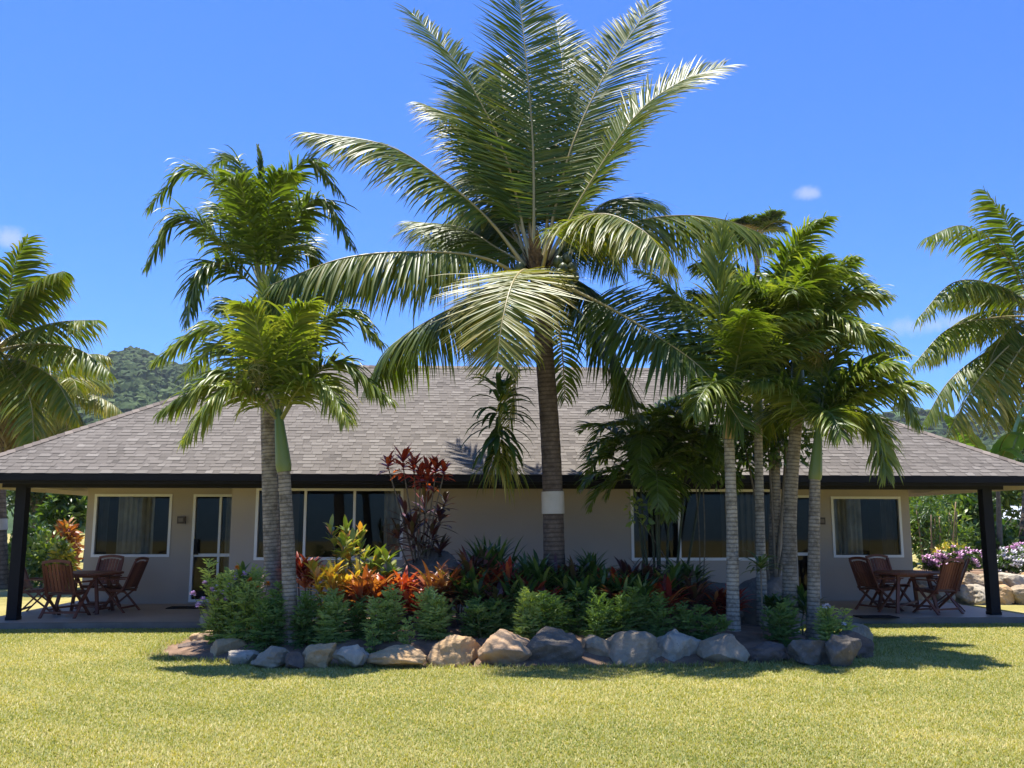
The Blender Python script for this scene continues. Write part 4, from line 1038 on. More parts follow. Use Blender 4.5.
feather(432, 11.95, 590, 44, 'feather', 'bushy green marigold behind the rounded tan boulder', None, 12)
for px, Yp, ty, wp, lab in (
    (484, 12.0, 598, 30, 'dark feathery bush above the orange tan boulder'),
    (508, 12.15, 594, 30, 'dark feathery bush touching the pale tall stem'),
    (528, 11.9, 588, 22, 'light tipped upright stem among dark feathery bushes'),
    (550, 12.05, 592, 32, 'dark feathery bush above the large blue grey boulder'),
    (575, 12.2, 590, 30, 'dark feathery bush above the gap beside the blue grey boulder'),
    (600, 12.0, 592, 32, 'dark feathery bush above the small grey boulder'),
    (626, 12.1, 588, 32, 'dark feathery bush above the pointed grey tan boulder'),
    (652, 12.0, 594, 30, 'dark feathery bush before the notched pale boulder'),
    (690, 12.1, 606, 30, 'low dark bush between the notched boulder and the pale ringed trunk'),
    (712, 12.0, 616, 24, 'lowest dark bush at the foot of the pale ringed trunk'),
    (776, 12.3, 602, 34, 'dark leafy bush between the thin cane plant and the thick trunk'),
    (836, 12.1, 606, 34, 'green bush with pale blooms at the doormat end of the bed')):
    feather(px, Yp, ty, wp, 'feather' if px in (528, 836) else 'darkfeather', lab, ('white', 1) if px == 836 else None, 9)

def bloom(root_, px, py, Yp, mat, rad=.05):
    b = np.array(root_.location); c = at(px, py, Yp) - b
    gf = Geo(); n2 = 34; aa_ = np.arange(n2) * 2.4; ee = rng.uniform(-.4, 1.3, n2)
    tube(gf, resample([np.array([c[0] * .4, c[1] * .4, .1]), c * [.7, .7, .6], c], 6)[0], .004, 4, mat=1)
    strips(gf, np.repeat(c[None], n2, 0), np.stack([np.cos(aa_) * np.cos(ee), np.sin(aa_) * np.cos(ee), np.sin(ee)], 1), np.stack([-np.sin(aa_), np.cos(aa_), 0 * aa_], 1), rad, rad * .7, .2, 2, 'oval', .1)
    gf.build('flower', [M[mat], M['greenstem']], root_)
bushes_ = {o['label']: o for o in bpy.data.objects if o.get('category') == 'bush'}
pk = bushes_['pale green bush with clusters of small pink flowers beside the sliding door']; og = bushes_['green marigold bush with an orange flower, between the pink flowers and the palms']
for (px, py) in ((193, 594), (205, 584), (203, 600), (216, 599), (223, 593), (226, 600), (198, 606), (212, 590), (236, 578), (244, 574), (230, 586)): bloom(pk, px, py, 12.1, 'pink')
for (px, py) in ((237, 568), (258, 588), (268, 584), (250, 580)): bloom(og, px, py, 11.9, 'orange', .045)
# crotons
croton(334, 12.6, 548, 52, 'croton', 'bright yellow croton just behind the ringed trunk', 10, 30, .17, .05, (.72, .16))
croton(352, 13.1, 505, 66, 'greencroton', 'tall thin stemmed croton with yellow and green leaves before the wide window', 9, 24, .17, .055, (.62, .25), lo=.45)
croton(342, 13.3, 490, 18, 'croton', 'single orange tipped croton stem rising above the others to window height', 1, 16, .14, .05, (.85, .12), lo=.85)
croton(384, 12.9, 535, 26, 'greencroton', 'fresh green croton beside the dark boulder', 4, 16, .2, .07, (.35, .12), lo=.5)
croton(236, 12.25, 541, 30, 'bushlight', 'lime topped sprig rising over the pink flowers', 3, 16, .15, .05, (.5, .2), lo=.6)
# ti plants
TI = [ # px, Y, top, width, mat, label, heads, stemh
 (306, 13.0, 548, 36, 'redti', 'bright red ti plant glowing behind the ringed trunk', 3, .5),
 (372, 12.5, 575, 44, 'orangeti', 'orange pink ti plant before the dark boulder', 4, .4),
 (400, 12.6, 572, 40, 'redti', 'red and orange ti plant in the middle of the sunny side', 3, .4),
 (440, 12.5, 563, 46, 'orangeti', 'tall orange ti plant lit by the sun behind the bushy marigold', 4, .4),
 (462, 12.4, 578, 30, 'darkti', 'burgundy ti plant at the edge of the coconut palm shade', 3, .4),
 (416, 12.35, 588, 34, 'redti', 'low red ti plant under the orange one', 3, .3),
 (350, 12.45, 590, 34, 'orangeti', 'low coppery ti plant between feathery bushes', 3, .3),
 (478, 12.8, 548, 44, 'darkti', 'dark reddish ti plant against the grey house wall', 4, .45),
 (500, 12.6, 556, 42, 'redti', 'shaded red ti plant with a pink young leaf', 4, .4),
 (520, 12.5, 566, 36, 'darkti', 'burgundy ti plant in front of the coconut trunk base', 3, .4),
 (570, 12.7, 556, 40, 'darkti', 'purple brown ti plant just past the coconut trunk', 4, .4),
 (640, 12.8, 560, 44, 'darkti', 'dark ti plant in the shade of the bamboo palm', 4, .4),
 (612, 12.6, 566, 38, 'redti', 'dull red ti plant midway between coconut trunk and bamboo palm', 3, .4),
 (492, 12.1, 590, 40, 'darkti', 'low burgundy ti plant above the orange tan boulder', 3, .3),
 (540, 12.2, 586, 40, 'redti', 'dusky red ti plant above the large blue grey boulder', 3, .3),
 (604, 12.2, 588, 40, 'darkti', 'low burgundy ti plant above the small grey boulder', 3, .3),
 (658, 12.4, 582, 44, 'redti', 'bronze red ti plant above the notched pale boulder', 3, .3),
 (690, 12.7, 576, 40, 'darkti', 'burgundy ti plant between the bamboo palm and the pale ringed trunk', 3, .35),
 (724, 12.7, 590, 34, 'redti', 'small red ti plant at the foot of the pale ringed trunk', 3, .3)]
for k, (px, Yp, ty, wp, mt, lab, hd_, sh_) in enumerate(TI):
    strap_plant(px, Yp, ty - 14, wp * 1.35, mt, lab, hd_ + 1, 22, .07, stemh=sh_, tint=(.5, .25))
GR = [
 (455, 12.75, 552, 30, 'upright green strap plant beside the tall orange ti plant', 2),
 (490, 13.1, 528, 52, 'dark green rosette bush with its top against the grey wall', 5),
 (536, 12.7, 538, 40, 'green strap plant in front of the banded coconut trunk', 4),
 (556, 12.5, 556, 44, 'mid green strap plant spreading before the coconut trunk', 4),
 (590, 12.9, 540, 46, 'tall green strap plant on the shady side of the coconut trunk', 4),
 (600, 12.45, 572, 40, 'lower green strap plant with yellowish leaf tips in the shade', 4),
 (630, 12.5, 572, 40, 'green strap plant in front of the dark ti plant', 4),
 (520, 12.25, 584, 44, 'low green strap plant just behind the light tipped stem', 3),
 (576, 12.25, 582, 44, 'low green strap plant above the gap beside the blue grey boulder', 3),
 (634, 12.2, 584, 44, 'low green strap plant above the pointed grey tan boulder', 3),
 (472, 12.3, 572, 40, 'green strap plant between the rounded tan and the orange boulder', 3),
 (664, 12.7, 568, 44, 'green strap plant below the bamboo palm stems', 4),
 (686, 13.4, 550, 40, 'shaded strap plant in front of the wide window', 3),
 (800, 12.9, 585, 36, 'dark strap plant between the two thick trunks', 3),
 (776, 12.6, 590, 26, 'slim upright strap plant beside the thin cane plant', 2)]
for (px, Yp, ty, wp, lab, hd_) in GR:
    strap_plant(px, Yp, ty - 12, wp * 1.35, 'greenti', lab, hd_ + 1, 22, .06, cat='strap plant', name='strap_plant', group='green strap plants in the garden bed', stemh=.4, tint=(.5, .22))
# yellow green sprig, cane plant, tall red shrub
strap_plant(449, 11.9, 585, 30, 'greenti', 'bright yellow green rosette catching the sun behind the tan boulder', 1, 16, .035, cat='rosette plant', name='rosette_plant', group=None, stemh=.45, tint=(.9, .08))
strap_plant(762, 12.2, 556, 56, 'greenti', 'thin cane plant topped by one drooping rosette in front of the palm clump', 1, 22, .05, cat='cane plant', name='cane_plant', group=None, stemh=.88, up_=.7, droop=.3, tint=(.62, .18), hs=[.85])
def tall_red():
    Yp = 13.7; b = spot(420, Yp)
    root = empty('ti_plant', b, 0, 'tall bare stemmed ti shrub topped with red rosettes at eave height', 'ti plant', 'leafy ti plants in the garden bed')
    gl, gs, gd = Geo(), Geo(), Geo()
    for (px, py, rad, n, mt) in ((388, 467, 12, 22, 0), (403, 466, 16, 28, 0), (414, 470, 13, 24, 0), (428, 478, 17, 30, 0), (436, 471, 13, 22, 0), (444, 473, 11, 20, 0), (420, 481, 12, 20, 0),
                             (405, 520, 18, 20, 1), (425, 512, 20, 24, 1), (440, 520, 16, 20, 1), (412, 538, 20, 24, 1), (432, 540, 18, 22, 1), (445, 505, 12, 16, 1), (398, 540, 14, 18, 1), (418, 552, 18, 22, 1), (440, 555, 16, 20, 1)):
        p = at(px, py, Yp + rng.normal() * .12) - b; L = rad * 1.12 * Yp / FPX; n = int(n * 1.0)
        P, _ = resample([np.array([rng.normal() * .06, rng.normal() * .06, -.03]), np.array([p[0] * .35, p[1] * .4, p[2] * .5]), p], 10)
        tube(gs, P, np.linspace(.016, .009, 10), 6)
        az = np.arange(n) * 2.39996; t = rng.random(n); el = -.3 + 1.5 * t
        d = np.stack([np.cos(az) * np.cos(el), np.sin(az) * np.cos(el), np.sin(el)], 1)
        strips(gl if mt == 0 else gd, p + np.stack([0 * t, 0 * t, (t - .5) * L * .8], 1), d, np.stack([-np.sin(az), np.cos(az), 0 * az], 1), L * rng.uniform(.8, 1.2, n), .065, .12, 4, 'strap', .3, np.clip(.4 + rng.normal(size=n) * .25, 0, 1))
    gl.build('rosettes', M['redti'], root); gd.build('lower_leaves', M['darkti'], root); gs.build('stem', M['stem'], root)
tall_red()

# bamboo palm clump by the wide window, and vine leaves
def bamboo_palm():
    b = spot(660, 13.9)
    root = empty('bamboo_palm', b, 0, 'dark multi stemmed bamboo palm shading the wide window', 'palm shrub')
    for k, (px, py, Yp) in enumerate(((628, 450, 13.8), (645, 432, 13.9), (658, 425, 14.0), (672, 440, 14.1), (690, 430, 14.0), (655, 470, 13.6), (705, 455, 14.2), (640, 480, 13.7))):
        p = at(px, py, Yp) - b
        q0 = np.array([(p[0]) * .35, p[1] * .6, -.05])
        gs = Geo(); P, _ = resample([q0, (q0 + p) / 2 + [rng.normal() * .04, 0, 0], p], 14); tube(gs, P, np.linspace(.022, .015, 14), 8)
        gs.build('cane', M['darkcane'], root)
        r = np.random.default_rng(60 + k)
        for j in range(9):
            az = j * 2.4 + r.random(); el = 1.15 - j * .17
            gl, gr = frond(arc_pts(p, az, el, .95 * r.uniform(.8, 1.1), 1.5), 22, .38, .05, base=.2, droop=.25, vee=.2, vrand=.12, tint=.3, tipt=.2, rib=.008, a0=60, a1=35, S=4)
            fo = gl.build('frond', M['manila'], root); gr.build('midrib', M['manila_rib'], fo)
bamboo_palm()

def leaf_cloud(g, blobs, n, ll, wl, mat=0, tint=(.5, .2), droop=.2, prof='oval'):
    """leaves spread through several ellipsoids, thicker towards their outside"""
    vol = np.array([b[1][0] * b[1][1] * b[1][2] for b in blobs]) ** .7; cnt = (vol / vol.sum() * n).astype(int) + 1
    for (c, rad), m in zip(blobs, cnt):
        u = norm(rng.normal(size=(m, 3))); r_ = rng.random(m) ** .45
        p = np.asarray(c) + u * r_[:, None] * np.asarray(rad)
        d = norm(u * .7 + rng.normal(size=(m, 3)) * .6 + [0, 0, .1])
        bt = rng.normal() * .1
        strips(g, p, d, rng.normal(size=(m, 3)), ll * rng.uniform(.6, 1.3, m), wl * rng.uniform(.7, 1.2, m), droop, 3, prof, .2, np.clip(tint[0] + bt + rng.normal(size=m) * tint[1], 0, 1))
# creeper with lit round leaves between the palm trunks
g = Geo(); root = empty('creeper', spot(700, 14.2), 0, 'light green leafy climber catching the sun above the wide window', 'climber'); b = np.array(root.location)
leaf_cloud(g, [(at(702, 462, 13.9) - b, (.4, .3, .32)), (at(722, 470, 13.9) - b, (.3, .3, .3)), (at(634, 510, 13.6) - b, (.12, .15, .25)), (at(650, 518, 13.6) - b, (.1, .1, .2)), (at(690, 425, 14.0) - b, (.45, .4, .4))], 700, .11, .06, tint=(.55, .25))
g.build('foliage', M['bushlight'], root); g = Geo()
for px, py in ((702, 462), (634, 510), (690, 425)):
    P, _ = resample([np.array([0, 0, -.02]), (at(px, py, 13.9) - b) * .5 + [.05, 0, 0], at(px, py, 13.9) - b], 10); tube(g, P, .009, 5)
g.build('stem', M['stem'], root)
# broad leafy filling shrub inside the palm clump (dark leaves between trunks under the crowns)
root = empty('dense_shrub', spot(772, 14.0), 0, 'dense dark shrub filling the middle of the palm clump above eave height', 'shrub'); b = np.array(root.location)
g = Geo(); leaf_cloud(g, [(at(765, 400, 14.0) - b, (.65, .5, .75)), (at(800, 380, 14.0) - b, (.6, .5, .6)), (at(745, 445, 14.0) - b, (.45, .4, .45)), (at(785, 440, 13.9) - b, (.5, .4, .4)), (at(790, 300, 13.6) - b, (.5, .4, .4))], 2600, .16, .055, tint=(.45, .22))
g.build('foliage', M['bush'], root); g = Geo()
for px, py in ((765, 400), (800, 380), (745, 445), (790, 300)):
    P, _ = resample([np.array([rng.normal() * .05, 0, -.02]), (at(px, py, 14) - b) * .5 + [.05, 0, 0], at(px, py, 14) - b], 10); tube(g, P, np.linspace(.03, .01, 10), 6)
g.build('stem', M['stem'], root)
# plant hanging on the old frond of the coconut palm
hp = at(500, 405, 12.7)
root = empty('hanging_plant', hp, 0, 'leafy plant hanging beside the coconut trunk with pale thin leaves trailing below', 'hanging plant')
g = Geo(); n = 64; az = np.arange(n) * 2.39996; t = rng.random(n); el = -.7 + 1.5 * t
d = np.stack([np.cos(az) * np.cos(el), np.sin(az) * np.cos(el), np.sin(el)], 1)
strips(g, np.stack([0 * t, 0 * t, -.55 + .75 * t], 1) + rng.normal(size=(n, 3)) * .03, d, np.stack([-np.sin(az), np.cos(az), 0 * az], 1), (.6 * rng.uniform(.7, 1.2, n)), .08, .38, 5, 'strap', .3, np.clip(.3 + rng.normal(size=n) * .2, 0, 1))
g.build('broad_leaves', M['greenti'], root)
g = Geo(); n = 110; az = rng.random(n) * 2 * pi; el = rng.uniform(-1.2, -.1, n)
d = np.stack([np.cos(az) * np.cos(el), np.sin(az) * np.cos(el), np.sin(el)], 1)
strips(g, np.stack([rng.normal(size=n) * .05, rng.normal(size=n) * .05, -.5 - .35 * rng.random(n)], 1), d, np.stack([-np.sin(az), np.cos(az), 0 * az], 1), rng.uniform(.35, .7, n), .026, .6, 5, 'palm', .3, np.clip(.6 + rng.normal(size=n) * .2, 0, 1))
g.build('trailing_leaves', M['coco'], root)
g = Geo(); tp = at(527, 300, 12.9) - hp
P, _ = resample([tp, tp * .5 + [.03, 0, 0], np.array([0, 0, 0.]), np.array([0, 0, -.9])], 14); tube(g, P, .014, 6); g.build('stem', M['greenstem'], root)

# ------------------------------------------------------------------ background plants
def bush(px, Yp, ty, wpx, mat, label, n=900, ll=.16, wl=.07, name='bush', cat='bush', group='bushes beyond the verandah', tint=(.5, .22), z0=0, flowers=None, by=None, nf=120):
    b = at(px, 560, Yp); b[2] = z0; Hh = at(px, ty, Yp)[2] - z0; Rw = wpx * Yp / FPX / 2
    root = empty(name, b, 0, label, cat, group); g = Geo(); bl = []
    for k in range(9):
        a = rng.random() * 2 * pi; r_ = rng.random() ** .5 * .62
        zz = rng.uniform(.3, .78); rad = Rw * rng.uniform(.32, .5)
        bl.append((np.array([cos(a) * r_ * Rw, sin(a) * r_ * Rw, zz * Hh]), (rad, rad, min(Hh * .26, rad * 1.1))))
    bl.append((np.array([0, 0, .5 * Hh]), (Rw * .75, Rw * .75, Hh * .48)))
    leaf_cloud(g, bl, n, ll, wl, tint=tint); g.build('foliage', M[mat], root)
    gs = Geo()
    for c, rad in bl[:6]:
        P, _ = resample([np.array([rng.normal() * .08, rng.normal() * .08, -.05]), c * [.4, .4, .5], c], 7); tube(gs, P, np.linspace(.03, .01, 7), 5)
    gs.build('stem', M['stem'], root)
    if flowers:
        for k in range(min(nf, 95)):
            gf = Geo()
            c, rad = bl[rng.integers(len(bl))]; u = norm(rng.normal(size=3) + [0, -.6, .5]); c = c + u * rad * 1.15
            aa_ = np.arange(10) * .785; ee = .1 + .9 * (np.arange(10) % 3) / 2
            strips(gf, np.repeat(c[None], 10, 0), np.stack([np.cos(aa_), np.sin(aa_), ee], 1), np.stack([-np.sin(aa_), np.cos(aa_), 0 * aa_], 1), .085, .065, .2, 2, 'oval', .1)
            gf.build('flower', M[flowers], root)
    return root
def tree(px, Yp, ty, by, wpx, mat, label, n=2600, ll=.3, wl=.12, tint=(.5, .22), group='trees behind the house'):
    b = at(px, 560, Yp); b[2] = 0; zt = at(px, ty, Yp)[2]; zb = max(at(px, by, Yp)[2], .6); Rw = wpx * Yp / FPX / 2
    root = empty('tree', b, 0, label, 'tree', group); g = Geo(); bl = []; Hc = (zt - zb) / 2
    for k in range(16):
        u = norm(rng.normal(size=3)); r_ = rng.random() ** .4 * .68
        rad = rng.uniform(.28, .45)
        bl.append((np.array([u[0] * r_ * Rw, u[1] * r_ * Rw, (zb + zt) / 2 + u[2] * r_ * Hc]), (Rw * rad, Rw * rad, Hc * rad)))
    leaf_cloud(g, bl, n, ll, wl, tint=tint); g.build('crown', M[mat], root)
    gs = Geo(); top = np.array([0, 0, zb + Hc])
    P, _ = resample([np.array([0, 0, -.1]), np.array([.08, 0, zb * .6]), top], 12); tube(gs, P, np.linspace(.2, .06, 12) * max(Rw / 2.5, .5), 9)
    for c, rad in bl[:9]:
        s0 = P[rng.integers(5, 10)]; Q, _ = resample([s0, (s0 + c) / 2 + [0, 0, .2], c], 6); tube(gs, Q, np.linspace(.06, .015, 6), 5)
    gs.build('trunk', M['stem'], root)
    return root
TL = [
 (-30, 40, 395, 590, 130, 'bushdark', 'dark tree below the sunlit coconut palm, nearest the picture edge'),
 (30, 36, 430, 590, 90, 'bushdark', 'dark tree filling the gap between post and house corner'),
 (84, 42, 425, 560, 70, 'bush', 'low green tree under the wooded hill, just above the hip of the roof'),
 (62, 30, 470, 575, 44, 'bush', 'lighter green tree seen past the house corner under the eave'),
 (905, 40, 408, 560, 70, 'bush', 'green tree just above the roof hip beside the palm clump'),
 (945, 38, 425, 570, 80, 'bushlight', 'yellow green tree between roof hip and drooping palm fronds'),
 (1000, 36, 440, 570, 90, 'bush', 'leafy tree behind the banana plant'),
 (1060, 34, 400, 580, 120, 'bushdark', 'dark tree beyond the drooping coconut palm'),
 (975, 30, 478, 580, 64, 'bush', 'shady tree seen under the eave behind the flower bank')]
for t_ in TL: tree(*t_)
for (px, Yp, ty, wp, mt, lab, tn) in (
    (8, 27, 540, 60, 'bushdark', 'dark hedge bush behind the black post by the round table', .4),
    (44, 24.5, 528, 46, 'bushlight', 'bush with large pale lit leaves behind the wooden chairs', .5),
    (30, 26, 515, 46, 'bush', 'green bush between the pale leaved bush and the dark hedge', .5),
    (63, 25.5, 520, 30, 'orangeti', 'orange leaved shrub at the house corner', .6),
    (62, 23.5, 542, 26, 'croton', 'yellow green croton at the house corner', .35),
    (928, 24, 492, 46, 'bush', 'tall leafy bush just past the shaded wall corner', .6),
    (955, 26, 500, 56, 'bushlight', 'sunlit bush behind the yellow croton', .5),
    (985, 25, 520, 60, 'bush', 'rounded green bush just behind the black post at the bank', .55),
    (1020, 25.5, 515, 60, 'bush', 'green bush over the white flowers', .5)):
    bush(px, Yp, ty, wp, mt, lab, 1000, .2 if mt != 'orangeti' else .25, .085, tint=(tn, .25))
BANKZ = .55
bush(948, 21.5, 543, 34, 'croton', 'yellow croton on the bank above the wooden chairs', 500, .18, .06, z0=BANKZ, tint=(.5, .2), name='croton', cat='shrub', group=None)
bush(957, 20.8, 548, 46, 'bush', 'bush thick with lilac pink flowers on the stony bank', 700, .1, .05, z0=BANKZ, flowers='pink', group='flower bushes on the stony bank', nf=75)
bush(934, 21.0, 556, 26, 'bush', 'smaller pink flowered bush beside the house corner', 420, .1, .05, z0=BANKZ, flowers='pink', group='flower bushes on the stony bank', nf=60)
bush(1000, 20.6, 550, 44, 'bush', 'bush covered in white flowers beside the black post', 700, .1, .05, z0=BANKZ, flowers='white', group='flower bushes on the stony bank', nf=90)
bush(1026, 20.8, 548, 40, 'bush', 'white flowered bush farthest from the house', 600, .1, .05, z0=BANKZ, flowers='white', group='flower bushes on the stony bank', nf=120)
bush(1016, 21.4, 541, 22, 'bush', 'purple pink flowered sprig between two white bushes', 300, .1, .05, z0=BANKZ, flowers='pink', group='flower bushes on the stony bank', nf=50)
# cane clump
b = at(934, 560, 23.3); b[2] = .2; root = empty('cane_clump', b, 0, 'clump of bare tan canes past the shaded wall corner', 'cane plant'); g = Geo()
for k in range(14):
    x, y = rng.normal() * .3, rng.normal() * .25; tube(g, np.linspace([x, y, -.1], [x * 1.5 + rng.normal() * .12, y * 1.5, rng.uniform(1.2, 2.0)], 6), .016, 5)
g.build('canes', plain('tan cane', (.30, .21, .11), .7, .3, .3, 9), root)
g = Geo(); leaf_cloud(g, [(np.array([0, 0, 1.8]), (.7, .5, .6)), (np.array([.2, -.2, .9]), (.6, .4, .6))], 800, .25, .035, tint=(.5, .2)); g.build('foliage', M['bush'], root)
# earth bank with stones
g = Geo(); nxb, nyb = 40, 14; V = []
for iy in range(nyb):
    for ix in range(nxb):
        x = 7.6 + 8.5 * ix / (nxb - 1); y = 19.2 + 5.5 * iy / (nyb - 1)
        f = np.clip((y - 19.4) / .9, 0, 1); f = f * f * (3 - 2 * f); fl = np.clip((x - 7.7) / .7, 0, 1); fb = np.clip((24.6 - y) / 1.2, 0, 1)
        V.append([x, y, -.03 + BANKZ * f * fl * fb + .02 * sin(x * 5 + y * 4) * f * fl])
g.add(V, [[j * nxb + k, j * nxb + k + 1, (j + 1) * nxb + k + 1, (j + 1) * nxb + k] for j in range(nyb - 1) for k in range(nxb - 1)])
tag(g.build('earth_bank', M['soil']), kind='structure')
STN = [(918, 597, 590, 26), (941, 598, 590, 24), (964, 600, 580, 22), (981, 601, 586, 26), (1003, 603, 586, 28), (1022, 606, 588, 26), (1044, 607, 586, 30),
       (930, 590, 580, 26), (952, 592, 578, 26), (972, 590, 577, 24), (992, 590, 577, 26), (1013, 592, 576, 30), (1036, 592, 575, 30)]
BL = ['stone at the wall corner end of the bank, lower row', 'small stone of the lower row behind the chair legs', 'tallest lower stone just before the black post', 'tan stone half hidden by the black post',
      'lower stone just past the black post', 'large lower stone near the trunk of the drooping palm', 'outermost lower stone of the bank',
      'upper stone below the small pink bush', 'upper stone below the thick pink bush', 'upper stone between pink bush and post', 'upper stone right behind the post', 'broad upper stone under the white flowers', 'outermost upper stone of the bank']
for k, ((cx, by, ty, wp), lab) in enumerate(zip(STN, BL)):
    lower = k < 7; Yp = 19.35 if lower else 19.8
    p = at(cx, by, Yp); wm = wp * Yp / FPX * 1.15
    stone((p[0], Yp, -.02 if lower else .26), wm, .42 if lower else .36, .5, ('tan', 'grey', 'grey', 'cream')[k % 4], lab, 400 + k, I4, group='stones of the garden bank', sink=.1)

# banana plant
b = at(1000, 560, 24.5); b[2] = .3; root = empty('banana_plant', b, 0, 'banana plant with broad bright leaves rising over the roof hip', 'banana plant')
g = Geo(); P, _ = resample([np.array([0, 0, -.4]), np.array([.05, 0, 1.2]), np.array([.1, 0, 2.4])], 12); tube(g, P, np.linspace(.095, .05, 12), 10); g.build('stem', M['stem'], root)
for pts in ([(1000, 480, 24.5), (985, 458, 24), (965, 432, 23.6), (945, 414, 23.3)], [(1002, 480, 24.5), (1010, 440, 24.4), (1020, 410, 24.3), (1035, 395, 24.2)], [(1002, 480, 24.5), (1000, 450, 24), (1012, 432, 23.6), (1035, 440, 23.2)],
            [(1002, 482, 24.5), (1000, 462, 23.9), (1010, 448, 23.5), (1030, 462, 23.1)], [(1002, 482, 24.5), (1020, 430, 25), (1030, 420, 25.6), (1035, 445, 26.2)]):
    P, L = resample(px_pts(pts), 24); P = P - b; d = norm(np.gradient(P, axis=0)); s = norm(np.cross(d, Z)); u = np.cross(s, d)
    wv = .30 * np.interp(np.linspace(0, 1, 24), [0, .15, .3, .7, .92, 1], [.03, .1, .85, 1, .6, .05])
    cols = []
    for kx, f in enumerate((-1, -.5, 0, .5, 1)):
        rag = 1 + (.08 * np.sin(np.arange(24) * 2.7) if abs(f) == 1 else 0)
        cols.append(P + s * (wv * f * rag)[:, None] + u * (-.22 * abs(f) * wv + .06 * (abs(f) == .5) * wv)[:, None])
    g = Geo(); V = np.stack(cols, 1).reshape(-1, 3)
    g.add(V, [[i * 5 + j, i * 5 + j + 1, (i + 1) * 5 + j + 1, (i + 1) * 5 + j] for i in range(23) for j in range(4)], tint=np.clip(.4 + .1 * np.repeat(np.sin(np.arange(24) * 1.9), 5), 0, 1))
    lf = g.build('leaf', M['banana'], root); g = Geo(); tube(g, P + u * -.006, np.linspace(.03, .006, 24), 6, tint=.9); g.build('midrib', M['banana'], lf)

# pale shed beyond the bushes
b = at(1016, 560, 42); b[2] = 0; root = empty('shed', b, .2, 'low shed with a pale metal roof glimpsed between bushes beside the black post', 'shed')
g = Geo(); box(g, (0, 0, .9), (3.2, 2.4, 1.8)); g.build('wall', M['shedwall'], root, smooth=False)
g = Geo(); g.add([[-1.8, -1.4, 1.85], [1.8, -1.4, 1.85], [1.8, 0, 2.45], [-1.8, 0, 2.45], [1.8, 1.4, 1.85], [-1.8, 1.4, 1.85], [-1.8, -1.4, 1.80], [1.8, -1.4, 1.80], [1.8, 1.4, 1.8], [-1.8, 1.4, 1.8]],
      [[0, 1, 2, 3], [3, 2, 4, 5], [6, 7, 1, 0], [5, 4, 8, 9]], [[1, 4, 2], [0, 3, 5]]); g.build('roof', M['shed'], root, smooth=False)

# ------------------------------------------------------------------ haze
m, nt, out = new_mat('haze'); v_ = node(nt, 'ShaderNodeVolumePrincipled'); v_.inputs['Color'].default_value = (.9, .94, 1, 1); v_.inputs['Density'].default_value = .00013; v_.inputs['Anisotropy'].default_value = .2
nt.links.new(v_.outputs[0], out.inputs['Volume'])
g = Geo(); box(g, (0, 440, 69), (2000, 1100, 140)); tag(g.build('haze', m, smooth=False), kind='stuff')

# ------------------------------------------------------------------ light, sky, camera
to_sun = norm(np.array([-.13, .165, .97]))
sl = bpy.data.lights.new('sun', 'SUN'); sl.energy = 5.0; sl.angle = R(.53); sl.color = (1, .955, .88)
so = bpy.data.objects.new('sun', sl); COL.objects.link(so)
so.rotation_euler = Vector(to_sun).to_track_quat('Z', 'Y').to_euler()
wd = bpy.data.worlds.new('World'); SC.world = wd; wd.use_nodes = True
nt = wd.node_tree; nt.nodes.clear(); l = nt.links
sky = node(nt, 'ShaderNodeTexSky', sky_type='NISHITA', sun_disc=False)
sky.sun_elevation = math.asin(to_sun[2]); sky.sun_rotation = math.atan2(to_sun[0], to_sun[1])
sky.altitude = 0; sky.air_density = 1.0; sky.dust_density = .3; sky.ozone_density = 3.0
tc = node(nt, 'ShaderNodeTexCoord')
col = sky.outputs[0]
nz = node(nt, 'ShaderNodeTexNoise'); nz.inputs['Scale'].default_value = 42; nz.inputs['Detail'].default_value = 7; nz.inputs['Roughness'].default_value = .6
l.new(tc.outputs['Generated'], nz.inputs['Vector'])
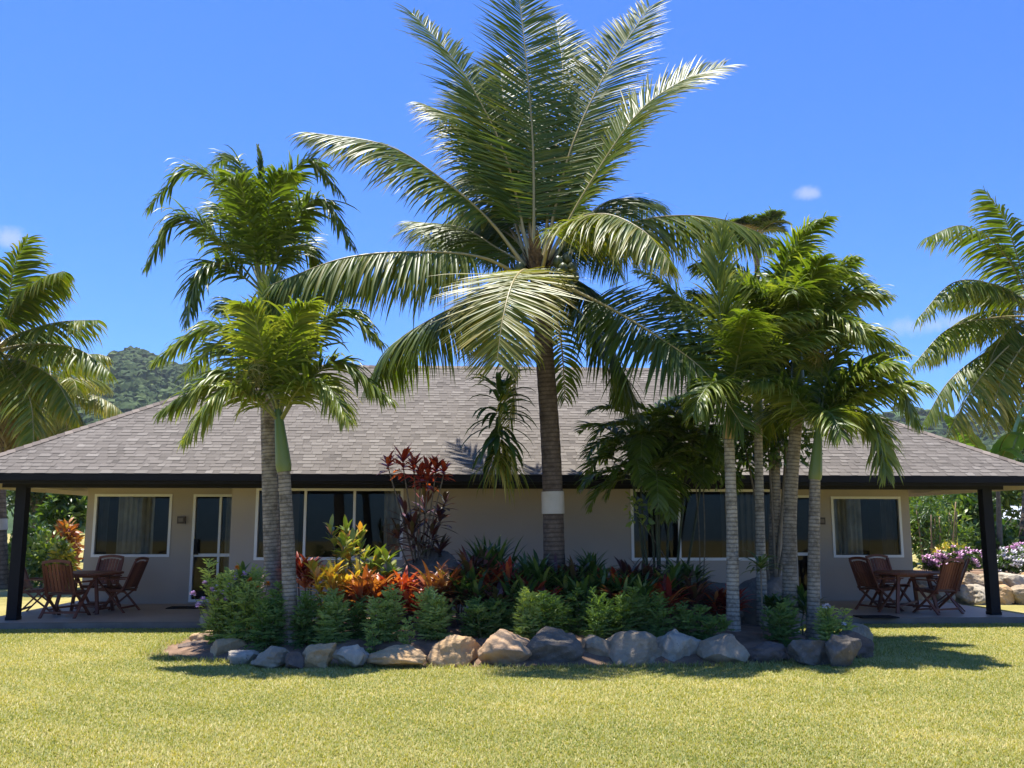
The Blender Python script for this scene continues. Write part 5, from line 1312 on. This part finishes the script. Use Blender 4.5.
for (px, py, sx, sy, op) in ((810, 193, 13, 7, .5), (918, 325, 34, 10, .35), (960, 322, 40, 9, .2), (8, 238, 22, 9, .5), (800, 262, 22, 8, .4)):
    d0 = norm(ray(px, py)); rx = norm(np.cross(d0, Z)); uy = np.cross(rx, d0)
    def dot(v, k):
        n = node(nt, 'ShaderNodeVectorMath', operation='DOT_PRODUCT'); l.new(tc.outputs['Generated'], n.inputs[0]); n.inputs[1].default_value = tuple(v * k); return n.outputs['Value']
    x = dot(rx, FPX / sx); y = dot(uy, FPX / sy)
    c = node(nt, 'ShaderNodeCombineXYZ'); l.new(x, c.inputs[0]); l.new(y, c.inputs[1])
    ln_ = node(nt, 'ShaderNodeVectorMath', operation='LENGTH'); l.new(c.outputs[0], ln_.inputs[0])
    f = node(nt, 'ShaderNodeMath', operation='MULTIPLY_ADD'); l.new(nz.outputs['Fac'], f.inputs[0]); f.inputs[1].default_value = -2.2; l.new(ln_.outputs['Value'], f.inputs[2])
    mr = node(nt, 'ShaderNodeMapRange'); mr.inputs['From Min'].default_value = -.9; mr.inputs['From Max'].default_value = .15; mr.inputs['To Min'].default_value = op; mr.inputs['To Max'].default_value = 0
    mr.interpolation_type = 'SMOOTHSTEP'
    l.new(f.outputs[0], mr.inputs['Value'])
    fr = dot(d0, 1.0); gt = node(nt, 'ShaderNodeMath', operation='GREATER_THAN'); l.new(fr, gt.inputs[0]); gt.inputs[1].default_value = .9
    mm = node(nt, 'ShaderNodeMath', operation='MULTIPLY'); l.new(mr.outputs[0], mm.inputs[0]); l.new(gt.outputs[0], mm.inputs[1])
    mx = node(nt, 'ShaderNodeMix', data_type='RGBA'); l.new(mm.outputs[0], mx.inputs['Factor']); l.new(col, mx.inputs['A']); mx.inputs['B'].default_value = (4.2, 4.5, 4.8, 1)
    col = mx.outputs['Result']
hs = node(nt, 'ShaderNodeMix', data_type='RGBA', blend_type='MULTIPLY'); hs.inputs['Factor'].default_value = 1; l.new(sky.outputs[0], hs.inputs['A']); hs.inputs['B'].default_value = (.37, .69, 1.32, 1)
for lk in list(sky.outputs[0].links):
    if lk.to_node != hs: tgt = lk.to_socket; l.remove(lk); l.new(hs.outputs['Result'], tgt)
bg = node(nt, 'ShaderNodeBackground'); bg.inputs['Strength'].default_value = .09
l.new(col, bg.inputs['Color'])
ow = node(nt, 'ShaderNodeOutputWorld'); l.new(bg.outputs[0], ow.inputs[0])

cam = bpy.data.cameras.new('camera'); cam.sensor_width = 36; cam.lens = FPX / W_ * 36; cam.clip_end = 5000; cam.clip_start = .05
co = bpy.data.objects.new('camera', cam); COL.objects.link(co); co.location = (0, 0, CAMZ); co.rotation_euler = (R(90) + PITCH, 0, 0)
SC.camera = co
SC.view_settings.view_transform = 'Standard'; SC.view_settings.look = 'None'; SC.view_settings.exposure = 1.0; SC.view_settings.gamma = 1.0
SC.cycles.max_bounces = 6; SC.cycles.transparent_max_bounces = 8; SC.cycles.diffuse_bounces = 3; SC.cycles.glossy_bounces = 3
SC.cycles.use_denoising = True
